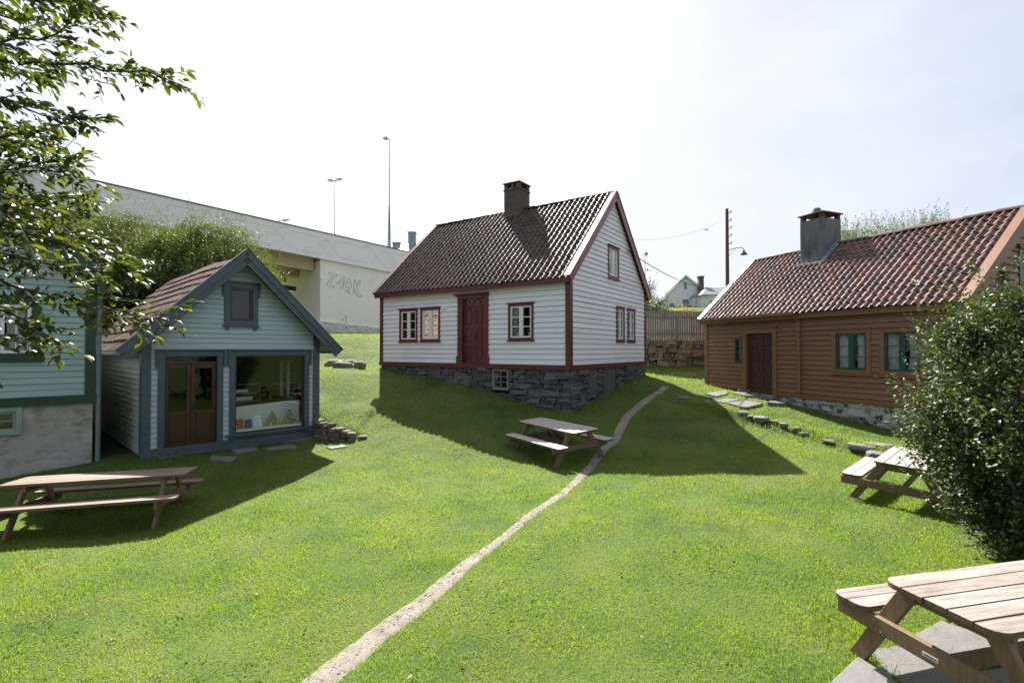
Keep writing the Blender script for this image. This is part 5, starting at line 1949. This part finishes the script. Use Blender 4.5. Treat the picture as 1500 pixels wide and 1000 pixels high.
G2 = 'stone slabs in front of the blue shop'
for k, (pts, lb) in enumerate((
        ([(228, 664), (262, 659), (268, 668), (232, 672)], 'dark slab at the left corner of the blue shop front'),
        ([(286, 656), (330, 651), (334, 657), (290, 663)], 'slab before the door of the blue shop'),
        ([(338, 660), (375, 655), (378, 660), (346, 665)], 'slab below the left edge of the shop display window'),
        ([(385, 656), (432, 651), (436, 657), (392, 661)], 'long slab below the middle of the shop display window'),
        ([(390, 646), (455, 638), (458, 643), (396, 651)], 'slab close against the shop front under the display window'),
        ([(310, 668), (348, 670), (340, 677), (306, 675)], 'outer slab in the grass furthest from the shop front'),
        ([(478, 656), (505, 652), (508, 655), (484, 659)], 'small sunlit slab right of the blue shop'))):
    flag_px(pts, lb, group=G2, lift=.025)

G3 = 'patio slabs under the near picnic table'
flag_px([(1206, 1012), (1262, 962), (1330, 1020), (1300, 1050)], 'pale patio slab at the bottom edge left of the near picnic table', group=G3, lift=.03, thick=.08)
flag_px([(1265, 960), (1330, 952), (1430, 985), (1400, 1030), (1336, 1020)], 'grey patio slab in the shade of the near picnic table', group=G3, lift=.03, thick=.08)
flag_px([(1318, 948), (1378, 915), (1445, 937), (1500, 975), (1436, 983)], 'middle patio slab under the near picnic table bench', group=G3, lift=.034, thick=.08)
flag_px([(1384, 912), (1450, 903), (1520, 925), (1560, 985), (1505, 972), (1450, 935)], 'far patio slab behind the leg of the near picnic table', group=G3, lift=.03, thick=.08)
flag_px([(1436, 988), (1505, 978), (1580, 1000), (1560, 1060), (1405, 1036)], 'patio slab in the bottom right corner', group=G3, lift=.03, thick=.08)


def rock(p, sx, sy, sz, rz, label, cat='stone', group=None, mat='fieldstone', name='stone', sub=2):
    bm = bmesh.new()
    bmesh.ops.create_icosphere(bm, subdivisions=sub, radius=1)
    ph = [random.uniform(0, 6) for _ in range(6)]
    for v in bm.verts:
        c = v.co
        k = 1 + .16 * math.sin(3 * c.x + ph[0]) + .13 * math.sin(4 * c.y + ph[1]) + .1 * math.sin(5 * c.z + ph[2] + 2 * c.x)
        q = Vector((c.x, c.y, c.z)) * k
        q = Vector([math.copysign(abs(t) ** .72, t) for t in q])
        v.co = Vector((q.x * sx, q.y * sy, q.z * sz))
    me = bpy.data.meshes.new(name)
    bm.to_mesh(me)
    bm.free()
    me.materials.append(MT[mat])
    o = link(name, me)
    o.location = p
    o.rotation_euler = (random.uniform(-.1, .1), random.uniform(-.1, .1), rz)
    tag(o, label, cat, group)
    return o


G4 = 'stones edging the ledge before the brown house'
ledge_px = [(1000, 583, .28, .10), (1035, 588, .22, .08), (1088, 604, .2, .07), (1098, 609, .17, .06), (1113, 613, .22, .12), (1135, 617, .16, .07), (1147, 622, .15, .1), (1165, 628, .2, .1), (1178, 635, .15, .07),
            (1213, 645, .2, .06), (1262, 655, .3, .12), (1285, 652, .32, .1), (1290, 668, .3, .13), (1312, 668, .25, .14)]
words_ = ['first', 'second', 'third', 'fourth', 'fifth', 'sixth', 'seventh', 'eighth', 'ninth', 'tenth', 'eleventh', 'twelfth', 'thirteenth', 'last']
for i, (u, v, sx, sz) in enumerate(ledge_px):
    q = gpt(u, v + 1)
    rock((q.x, q.y, q.z + sz * .05), sx * .95, sx * .5, sz * .8, R(-60) + random.uniform(-.3, .3), '%s grey stone along the grassy ledge, counted from the cottage path towards the bush' % words_[i], group=G4, mat='fieldstone' if i % 2 else 'flag')

G5 = 'rock outcrop stones on the bank'
for i, (u, v, Y, s) in enumerate(((492, 517, 19.4, .42), (512, 521, 19.2, .36), (503, 529, 18.7, .4), (526, 530, 18.6, .25))):
    q = at(u, v, Y)
    rock((q.x, q.y, gz(q.x, q.y) + .02), s, s * .7, .22, random.uniform(-.3, .3), ['big stone on the grass bank, nearest the blue shop roof edge', 'stone on the grass bank behind the shop, second from the left', 'low front stone of the outcrop on the grass bank',
                                                                                     'small rightmost stone of the outcrop on the bank'][i], group=G5)


def mound_wall():
    """low dry stone wall retaining the lawn right of the shop, falling away along its length"""
    O = Vector((MOUND[1][0], MOUND[1][1], gz(-4.9, 13.2)))
    H = empty('dry_stone_wall', O)
    tag(H, 'low curved dry stone wall holding up the lawn right of the blue shop', 'wall')
    m = MB()
    t = 1.0
    while t < 3.85:
        i = int(t)
        a, b_ = MOUND[i], MOUND[i + 1]
        f = t - i
        dx, dy = b_ - a
        l = math.hypot(dx, dy)
        dx, dy = dx / l, dy / l
        ang = math.atan2(dy, dx)
        bx, by = a[0] + (b_[0] - a[0]) * f, a[1] + (b_[1] - a[1]) * f
        g0 = gz(bx + dy * .25, by - dx * .25)
        g1 = gz(bx - dy * .22, by + dx * .22)
        z = g0 - .12
        w0 = random.uniform(.13, .26)
        while z < g1 - .07:
            hh = random.uniform(.07, .15)
            w = w0 * random.uniform(.8, 1.1)
            off = random.uniform(-.03, .03)
            cx, cy, cz = bx + dy * .02 + random.uniform(-.03, .03) - O.x + dx * off, by - dx * .02 - O.y + dy * off, z + hh / 2 - O.z
            q = []
            for (sx, sy, sz) in ((-1, -1, -1), (1, -1, -1), (1, 1, -1), (-1, 1, -1), (-1, -1, 1), (1, -1, 1), (1, 1, 1), (-1, 1, 1)):
                x, y = sx * w / 2 * random.uniform(.85, 1.15), sy * .13 * random.uniform(.75, 1.2)
                q.append((cx + x * math.cos(ang) - y * math.sin(ang), cy + x * math.sin(ang) + y * math.cos(ang), cz + sz * hh / 2 * random.uniform(.8, 1.1)))
            m.hexa(q)
            z += hh * .95
        t += w0 * .92 / l
    m.build('stonework', MT['fieldstone'], H, bevel=.025)


mound_wall()


# ------------------------------------------------------------------ trees and shrubs
def np_link_leaves(arr, name, mat, parent):
    V, Fc = arr
    return np_mesh(name, V, Fc, mat, parent)


def overhanging_tree():
    base = Vector((-5.9, 3.4, gz(-5.9, 3.4)))
    H = empty('overhanging_tree', base)
    tag(H, 'near broadleaf tree whose leafy branches hang into the picture from the left', 'tree')
    trunk = MB()
    tpts = [(0, 0, -.1), (.05, .0, 1.0), (-.05, .1, 2.2), (.1, .05, 3.4), (.0, .1, 4.8), (.1, 0, 6.0)]
    trunk.tube(tpts, [.22, .17, .15, .12, .08, .04], 12)
    trunk.build('trunk', MT['bark'], H, smooth=True)
    boughs_px = [
        ([(-60, -10, 3.6), (60, -5, 3.7), (172, 8, 3.8)]),
        ([(-80, 40, 3.3), (40, 60, 3.4), (125, 50, 3.4), (150, 28, 3.4)]),
        ([(-60, 95, 3.9), (70, 92, 3.8), (170, 95, 3.8), (278, 112, 3.75)]),
        ([(-80, 120, 3.2), (40, 150, 3.3), (140, 175, 3.35)]),
        ([(-80, 180, 3.9), (50, 215, 3.9), (150, 262, 3.8)]),
        ([(-80, 225, 3.3), (30, 260, 3.4), (120, 235, 3.5)]),
        ([(-80, 265, 4.2), (60, 290, 4.2), (158, 290, 4.1)]),
        ([(-80, 300, 3.4), (40, 340, 3.5), (130, 352, 3.6), (205, 385, 3.7)]),
        ([(-80, 345, 3.9), (60, 375, 3.9), (150, 392, 3.9), (212, 398, 3.85)]),
        ([(-80, 360, 3.2), (30, 400, 3.3), (110, 432, 3.35), (170, 440, 3.4), (262, 464, 3.4)]),
        ([(-80, 420, 3.6), (10, 440, 3.6), (75, 470, 3.6), (115, 492, 3.6)]),
        ([(-90, 470, 3.3), (-20, 500, 3.3), (12, 545, 3.3), (8, 575, 3.3)]),
        ([(-90, 10, 4.3), (20, 20, 4.3), (90, 30, 4.3)]),
        ([(-80, 70, 4.4), (30, 95, 4.4), (100, 115, 4.3)]),
        ([(-80, 150, 4.5), (30, 180, 4.4), (110, 205, 4.4)]),
        ([(-80, 330, 4.4), (20, 330, 4.4), (110, 330, 4.3), (170, 345, 4.3)]),
        ([(-90, 250, 3.0), (-10, 300, 3.0), (60, 320, 3.1)]),
        ([(-90, 290, 3.7), (0, 300, 3.7), (90, 300, 3.7)]),
        ([(-90, 200, 3.5), (0, 205, 3.5), (90, 195, 3.5)]),
    ]
    starts, dirs = [], []
    wood = MB()
    for pts in boughs_px:
        P = [np.array(at(u - (45 if u > 0 else 0), v, y)) - np.array(base) for u, v, y in pts]
        root = np.array([.05, .03, P[0][2] - .35])
        chain = [root] + P
        # resample
        fine = []
        for a, b in zip(chain, chain[1:]):
            n = max(2, int(np.linalg.norm(b - a) / .12))
            for k in range(n):
                fine.append(a + (b - a) * k / n + rng.normal(size=3) * .012)
        fine.append(chain[-1])
        N_ = len(fine)
        wood.tube([tuple(f) for f in fine], [max(.004, .028 * (1 - i / N_) + .003) for i in range(N_)], 6)
        for i in range(N_):
            if fine[i][0] < .95: continue
            d = fine[min(i + 1, N_ - 1)] - fine[max(i - 1, 0)]
            d /= np.linalg.norm(d) + 1e-9
            f_ = i / N_
            cnt = 4 if f_ < .88 else 4
            for _ in range(cnt):
                v = d * .9 + rng.normal(size=3) * .62 * (1.15 - f_ * .75) + np.array([0, 0, .1])
                starts.append(fine[i]); dirs.append(v)
        starts.append(fine[-1]); dirs.append(d)
    arr, twigs = sprays(starts, dirs, .25, .034, .08, droop=.3, wid=.5)
    for t in twigs[::1]:
        wood.tube([tuple(q) for q in t[::2]], .0025, 3, cap=False)
    # crown above and to the left of the picture: coarser clumps
    wood.build('branches', MT['bark'], H, recalc=False, smooth=True)
    V, Fc = leaf_mesh(arr[0], arr[1], arr[2], arr[3], .44, .2, .2, full=True)
    np_mesh('foliage', V, Fc, MT['leaf'], H)
    cl = [(rng.uniform(-2.4, .5), rng.uniform(-1.8, 2.0), rng.uniform(2.6, 6.4), rng.uniform(.45, .8)) for _ in range(26)]
    np_link_leaves(clump_crown(cl, 700, .075, wid=.5), 'crown', MT['leaf'], H)


overhanging_tree()


def glossy_bush():
    c = Vector((6.25, 5.8, gz(6.25, 5.8)))
    H = empty('glossy_bush', c)
    tag(H, 'large dark evergreen bush with glossy glinting leaves at the right edge', 'bush')
    w = MB()
    tips = []
    for k in range(260):
        a = rng.uniform(0, 2 * math.pi)
        # profile radius by height
        z = rng.uniform(.15, 3.1)
        rad = (1.30 if z > 1.3 else .86 + .34 * z) * math.sqrt(max(.02, 1 - ((z - 1.45) / 1.75) ** 2)) * rng.uniform(.72, 1.08)
        p = np.array([rad * math.cos(a), rad * math.sin(a), z])
        tips.append(p)
        b0 = np.array([.12 * math.cos(a), .12 * math.sin(a), 0])
        mid = p * np.array([.45, .45, .4])
        if k % 3 == 0:
            w.tube([tuple(b0), tuple(mid), tuple(p * .95)], [.035, .02, .006], 6)
    w.build('stems', MT['bark'], H, recalc=False, smooth=True)
    cl = [(p[0] * .9, p[1] * .9, p[2] * .95 + .05, rng.uniform(.24, .46)) for p in tips]
    V, Fc = clump_crown(cl, 1900, .058, up=.2, wid=.6, shell=.35)
    np_mesh('foliage', V, Fc, MT['leaf_bush'], H)
    # protruding leafy shoots for an uneven outline
    st, di = [], []
    for p in tips:
        for _ in range(5):
            q = p * rng.uniform(.95, 1.1) + rng.normal(size=3) * .12
            st.append(q); di.append(p * np.array([1, 1, .4]) + np.array([0, 0, .8]) + rng.normal(size=3) * .6)
    arr, tw = sprays(st, di, .20, .026, .052, droop=-.2, wid=.55)
    V, Fc = leaf_mesh(arr[0], arr[1], arr[2], arr[3], .55, .25, .2, full=True)
    np_mesh('shoots', V, Fc, MT['leaf_bush'], H)


glossy_bush()


def crown_tree(name, loc, clumps, per, size, mat, label, cat, trunk_h=2.0, tr=.15, wid=.4, group=None, extra=None):
    H = empty(name, loc)
    tag(H, label, cat, group)
    m = MB()
    m.tube([(0, 0, -.3), (.05, 0, trunk_h * .5), (0, .05, trunk_h)], [tr * 1.2, tr, tr * .7], 9)
    m.build('trunk', MT['bark'], H, smooth=True)
    m = MB()
    for c in clumps[::2]:
        t0 = rng.uniform(.4, .95)
        a = np.array([0, 0, trunk_h * t0])
        b = np.array(c[:3])
        mid = (a + b) / 2 + rng.normal(size=3) * .12 * np.linalg.norm(b - a)
        m.tube([tuple(a), tuple(mid), tuple(b)], [tr * .45, tr * .25, tr * .08], 5, cap=False)
    m.build('limbs', MT['bark'], H, recalc=False, smooth=True)
    V, Fc = clump_crown(clumps, per, size, wid=wid)
    np_mesh('crown', V, Fc, mat, H)
    if extra:
        st, di = [], []
        for c in clumps:
            for _ in range(extra):
                d = unit(1)[0]
                d[2] = abs(d[2])
                st.append(np.array(c[:3]) + d * c[3] * .85)
                di.append(d + np.array([0, 0, 1.1]))
        arr, tw = sprays(st, di, size * 7, size * .5, size * .95, droop=-.4, wid=wid)
        V, Fc = leaf_mesh(arr[0], arr[1], arr[2], arr[3], wid)
        np_mesh('shoots', V, Fc, mat, H)


def px_clumps(loc, pts, Y, dy=1.2, rs=(.5, .9)):
    out = []
    for (u, v) in pts:
        for _ in range(2):
            q = at(u + rng.normal() * 5, v + rng.normal() * 5, Y + rng.uniform(-dy, dy))
            out.append((q.x - loc[0], q.y - loc[1], q.z - loc[2], rng.uniform(*rs)))
    return out


def grid_pts(top, bottom, x0, x1, step):
    """top: list of (x,y) outline; fill down to bottom"""
    xs = np.arange(x0, x1 + 1, step)
    t = np.interp(xs, [p[0] for p in top], [p[1] for p in top])
    pts = []
    for x, y0 in zip(xs, t):
        y = y0 + step * .5
        while y < bottom:
            pts.append((x, y))
            y += step
    return pts


# pale shrub/tree between shop and bridge
loc = (-12.3, 20.5, gz(-12.3, 20.5))
cl = px_clumps(loc, grid_pts([(215, 352), (235, 335), (280, 325), (330, 332), (352, 352), (378, 372), (395, 392)], 450, 215, 392, 22), 20.5, 1.3, (.45, .75))
crown_tree('willow_shrub', loc, cl, 1700, .095, MT['leaf_pale'], 'pale green willow like tree between the blue shop roof and the bridge', 'tree', 3.0, .14, .32, extra=7)
loc = (-13.6, 18.5, gz(-13.6, 18.5))
cl = px_clumps(loc, grid_pts([(130, 395), (175, 385), (230, 390), (300, 400), (330, 410)], 500, 120, 330, 24), 18.6, 1.0, (.45, .8))
crown_tree('dark_shrub', loc, cl, 1900, .10, MT['leaf_dark'], 'dark dense shrub directly behind the blue shop roof', 'shrub', 2.2, .14, .45, extra=2)
loc = (-16.5, 20.0, gz(-16.5, 20.0))
cl = px_clumps(loc, grid_pts([(110, 330), (150, 322), (190, 318), (210, 335)], 400, 120, 205, 20), 20.0, 1.0, (.4, .7))
crown_tree('willow_shrub', loc, cl, 1400, .09, MT['leaf_pale'], 'smaller yellow green tree behind the overhanging branches at the left of the bridge', 'tree', 3.0, .12, .32, extra=5)
# tree behind the white cottage's right side
loc = (8.3, 33, 1.0)
cl = px_clumps(loc, grid_pts([(940, 425), (952, 420), (962, 438), (972, 447)], 466, 938, 974, 9), 33, .8, (.3, .55))
crown_tree('garden_tree', loc, cl, 420, .11, MT['leaf_dark'], 'bushy green tree beside the white cottage gable above the fence', 'tree', 2.0, .12, .45, extra=3)
# trees behind the brown house
loc = (18.5, 26, .5)
cl = px_clumps(loc, grid_pts([(1235, 342), (1255, 338), (1290, 334), (1308, 338)], 378, 1232, 1312, 14), 26, .8, (.4, .6))
crown_tree('garden_tree', loc, cl, 420, .10, MT['leaf_pale'], 'feathery light green tree top just right of the grey chimney', 'tree', 3, .12, .35, extra=8)
loc = (21.5, 26, .5)
cl = px_clumps(loc, grid_pts([(1335, 338), (1350, 325), (1375, 325), (1395, 330)], 370, 1320, 1396, 14), 26, .8, (.35, .55))
crown_tree('garden_tree', loc, cl, 420, .10, MT['leaf_pale'], 'feathery light green tree top behind the middle of the brown roof', 'tree', 3, .12, .35, extra=8)
# yellow flowering shrubs above the fence
loc = (9.6, 26.6, .5)
cl = [(rng.uniform(-1.0, 1.6), rng.uniform(-.3, .3), rng.uniform(1.15, 1.75), rng.uniform(.16, .28)) for _ in range(34)]
crown_tree('flowering_shrub', loc, cl, 1500, .05, MT['flower'], 'yellow flowering shrub along the top of the board fence', 'shrub', .9, .03, .6, extra=2)
loc = (12.6, 30, .8)
cl = px_clumps(loc, [(1046, 460), (1052, 452), (1058, 446), (1040, 464)], 30, .4, (.25, .45))
crown_tree('garden_shrub', loc, cl, 600, .08, MT['leaf_pale'], 'light green shrub against the left slope of the brown roof', 'shrub', 1.2, .05, .4, extra=4)


# ------------------------------------------------------------------ wood behind the camera (seen mirrored in the shop glass)
def woodland():
    cl = []
    for k in range(70):
        x = rng.uniform(-16, 16)
        cl.append((x, rng.uniform(-15, -10), rng.uniform(-1.8, 2.6), rng.uniform(1.0, 1.7)))
    V, Fc = clump_crown(cl, 140, .28, wid=.5)
    o = np_mesh('woodland', V, Fc, MT['leaf_dark'])
    tag(o, 'dark mass of trees mirrored in the window glass of the blue shop', 'trees', kind='stuff')


woodland()


# ------------------------------------------------------------------ lawn
def lawn():
    bands = [(2.2, 3.4, 6200), (3.4, 4.6, 5200), (4.6, 6.2, 3400), (6.2, 8.5, 2000), (8.5, 11.5, 1150), (11.5, 15, 620), (15, 20, 330), (20, 30, 150)]
    X, Yy, Wd, Hh = [], [], [], []
    for y0, y1, dens in bands:
        hw = 1.08 * y1 + .4
        n = int(2 * hw * (y1 - y0) * dens)
        x = rng.uniform(-hw, hw, n)
        y = rng.uniform(y0, y1, n)
        keep = (np.abs(x) < 1.06 * y + .4) & (x > -15) & (x < 15)
        x, y = x[keep], y[keep]
        X.append(x); Yy.append(y)
        ym = (y0 + y1) / 2
        Wd.append(np.full(len(x), .0030 + .00085 * max(0, ym - 3)))
        Hh.append(np.full(len(x), .029 + .0011 * max(0, ym - 4)))
    X, Yy, Wd, Hh = map(np.concatenate, (X, Yy, Wd, Hh))
    keep = np.ones(len(X), bool)

    def local(O, th, x, y):
        dx, dy = x - O[0], y - O[1]
        return dx * math.cos(th) + dy * math.sin(th), -dx * math.sin(th) + dy * math.cos(th)
    for O, th, L, D in ((W_O, W_TH, W_L, W_D), (S_O, S_TH, S_L, S_D), (B_O, B_TH, B_L, B_D)):
        a, b = local(O, th, X, Yy)
        keep &= ~((a > 0) & (a < L) & (b > 0) & (b < D))
    gth = math.atan2(.694, .72)
    a, b = local((-9.14, 10.9), gth, X, Yy)
    keep &= ~((a < 0) & (b > 0))
    # dark bare ground in the alley
    a, b = local(S_O, S_TH, X, Yy)
    keep &= ~((a > -1.4) & (a < 0) & (b > 0))
    # path: sparse, ragged edge
    d, s, t = polydist(X, Yy, PATH)
    hw = path_halfwidth(t) * (1 + .10 * np.sin(t * 5) + .10 * np.sin(t * 13 + 1) + .12 * np.sin(X * 21) * np.sin(Yy * 17))
    keep &= ~((d < hw) & (rng.random(len(X)) > .03 + .8 * np.clip((d / hw - .5) / .5, 0, 1)))
    # bare ground under the bush
    keep &= ~((np.hypot(X - 6.3, Yy - 5.85) < .8) & (rng.random(len(X)) > .1))
    # above the retaining wall not needed
    X, Yy, Wd, Hh = X[keep], Yy[keep], Wd[keep], Hh[keep]
    # slabs: keep grass off them
    slabs = []
    m = np.ones(len(X), bool)
    for o in list(COL.objects):
        if o.name.startswith('flagstone'):
            n2 = len(o.data.vertices) // 2
            pl = [(o.data.vertices[n2 + i].co.x + o.location.x, o.data.vertices[n2 + i].co.y + o.location.y) for i in range(n2)]
            slabs.append(pl)
            ins = np.zeros(len(X), bool)
            j = n2 - 1
            for i in range(n2):
                xi, yi = pl[i]; xj, yj = pl[j]
                c = ((yi > Yy) != (yj > Yy)) & (X < (xj - xi) * (Yy - yi) / (yj - yi + 1e-12) + xi)
                ins ^= c
                j = i
            cx = sum(p[0] for p in pl) / n2; cy = sum(p[1] for p in pl) / n2
            m &= ~ins
    X, Yy, Wd, Hh = X[m], Yy[m], Wd[m], Hh[m]
    n = len(X)
    Z = ground(X, Yy)
    # height: mown, with patches, longer at edges of stones, table feet and walls
    pat = np.sin(X * 2.3 + 1.1 * np.sin(Yy * 1.7)) * np.sin(Yy * 2.9 + np.sin(X * 3.1))
    hgt = Hh * (1 + .28 * pat) * rng.uniform(.55, 1.35, n)
    dl, _, _ = polydist(X, Yy, LEDGE)
    hgt *= 1 + 1.6 * np.exp(-(dl / .22) ** 2)
    # tufts along the patio and the house walls
    a, b = local(W_O, W_TH, X, Yy)
    near = ((b < 0) & (b > -.25) & (a > -.2) & (a < W_L + .3)) | ((a > W_L) & (a < W_L + .3) & (b > -.2) & (b < W_D))
    hgt *= np.where(near, 1.8, 1)
    hgt *= 1 + 1.3 * np.exp(-((np.hypot(X - 3.0, Yy - 4.1)) / .35) ** 2)
    for tx, ty in ((1.09, 11.96), (-6.5, 8.0), (6.55, 8.27)):
        hgt *= np.where(np.hypot(X - tx, Yy - ty) < .95, 1.35, 1)
    for pl in slabs:
        cx, cy = np.mean([p[0] for p in pl]), np.mean([p[1] for p in pl])
        dmin, _, _ = polydist(X, Yy, np.array(pl + [pl[0]]))
        hgt *= 1 + 1.1 * np.exp(-(dmin / .05) ** 2)
    for O, L, D, th in ((S_O, S_L, S_D, S_TH), (B_O, B_L, B_D, B_TH)):
        a, b = local(O, th, X, Yy)
        hgt *= np.where((a > -.2) & (a < L + .2) & (b > -.14) & (b < D), 1.7, 1)
    az = rng.uniform(0, 2 * np.pi, n)
    lean = np.abs(rng.normal(0, .85, n))
    laz = rng.uniform(0, 2 * np.pi, n)
    bx, by = np.cos(az) * Wd * .5, np.sin(az) * Wd * .5
    lx, ly = np.cos(laz) * hgt * lean, np.sin(laz) * hgt * lean
    base = np.c_[X, Yy, Z - .004]
    p0 = base - np.c_[bx, by, np.zeros(n)]
    p1 = base + np.c_[bx, by, np.zeros(n)]
    p2 = base + np.c_[lx * .35 + bx * .8, ly * .35 + by * .8, hgt * .6]
    p3 = base + np.c_[lx * .35 - bx * .8, ly * .35 - by * .8, hgt * .6]
    p4 = base + np.c_[lx, ly, hgt * (1 - .25 * np.minimum(lean, 1.5))]
    V = np.stack([p0, p1, p2, p3, p4], 1).reshape(-1, 3)
    i = np.arange(n) * 5
    F3 = np.concatenate([np.stack([i, i + 1, i + 2], 1), np.stack([i, i + 2, i + 3], 1), np.stack([i + 3, i + 2, i + 4], 1)])
    o = np_mesh('grass', V, F3, MT['blade'])
    tag(o, 'short mown green lawn grass', 'grass', kind='stuff')
    print('blades', n)
    # clover and plantain rosettes growing in patches through the lawn
    nn = 120000
    y = 2.3 + 9.5 * rng.random(nn) ** 1.4
    x = rng.uniform(-1.06, 1.06, nn) * y
    pt_ = np.sin(x * 1.9 + 2 * np.sin(y * .8)) * np.sin(y * 2.3 + 1.3 * np.sin(x * 1.1)) + .5 * np.sin(x * 5.3 + y * 3.1) * np.sin(y * 6.1 - x * 2)
    d, _, t = polydist(x, y, PATH)
    k = (pt_ > .5) & (rng.random(nn) < .12) & (d > path_halfwidth(t) + .03) & (np.hypot(x - 6.15, y - 5.75) > 1.3) & (x > -9) & (y < 12)
    for pl in slabs:
        dm, _, _ = polydist(x, y, np.array(pl + [pl[0]]))
        cx, cy = np.mean([p[0] for p in pl]), np.mean([p[1] for p in pl])
        k &= ~((dm < .02) | (np.hypot(x - cx, y - cy) < .3))
    x, y = x[k], y[k]
    z = ground(x, y) + rng.uniform(.012, .036, len(x))
    nr = np.c_[rng.normal(0, .6, len(x)), rng.normal(0, .6, len(x)), np.ones(len(x))]
    tp_ = np.c_[rng.normal(size=(len(x), 2)), rng.normal(0, .2, len(x))]
    V, Fc = leaf_mesh(np.c_[x, y, z], nr, tp_, rng.uniform(.012, .026, len(x)) * (1 + .05 * y), .85, .1, .05)
    o = np_mesh('clover', V, Fc, MT['clover'])
    tag(o, 'patches of small round clover leaves in the lawn', 'clover', kind='stuff')
    nn = 90
    y = rng.uniform(2.6, 13, nn); x = rng.uniform(-.9, .9, nn) * y
    V, Fc = leaf_mesh(np.c_[x, y, ground(x, y) + .035], np.c_[rng.normal(0, .5, (nn, 2)), np.ones(nn)], np.c_[rng.normal(size=(nn, 2)), rng.normal(0, .3, nn)], rng.uniform(.03, .06, nn), .5, .3, .3, full=True)
    o = np_mesh('fallen_leaves', V, Fc, MT['deadleaf'])
    tag(o, 'scattered dry fallen leaves lying on the lawn', 'leaves', kind='stuff')
    # pebbles and grit on the trodden path
    nn = 3000
    ts = rng.random(nn) ** 1.3 * 13
    px = np.stack([np.interp(ts, range(len(PATH)), PATH[:, i]) for i in (0, 1)], 1)
    tn = np.stack([np.interp(ts + .05, range(len(PATH)), PATH[:, i]) for i in (0, 1)], 1) - px
    tn /= np.hypot(tn[:, 0], tn[:, 1])[:, None]
    off = rng.normal(0, .55, nn) * path_halfwidth(ts)
    px += np.c_[tn[:, 1], -tn[:, 0]] * off[:, None]
    r = rng.gamma(2.0, .0018, nn).clip(.002, .013) * (1 + ts * .06)
    z = ground(px[:, 0], px[:, 1]) + .008
    C0 = np.c_[px, z]
    dirs = np.array([(1, 0, 0), (0, 1, 0), (-1, 0, 0), (0, -1, 0), (0, 0, .7), (0, 0, -.7)], float)
    V = C0[:, None, :] + dirs[None] * r[:, None, None] * rng.uniform(.7, 1.3, (nn, 6, 1))
    f = np.array([(0, 1, 4), (1, 2, 4), (2, 3, 4), (3, 0, 4), (1, 0, 5), (2, 1, 5), (3, 2, 5), (0, 3, 5)])
    Fc = (np.arange(nn)[:, None, None] * 6 + f[None]).reshape(-1, 3)
    o = np_mesh('pebbles', V.reshape(-1, 3), Fc, MT['pebble'])
    tag(o, 'loose pebbles and grit on the trodden path', 'gravel', kind='stuff')


lawn()
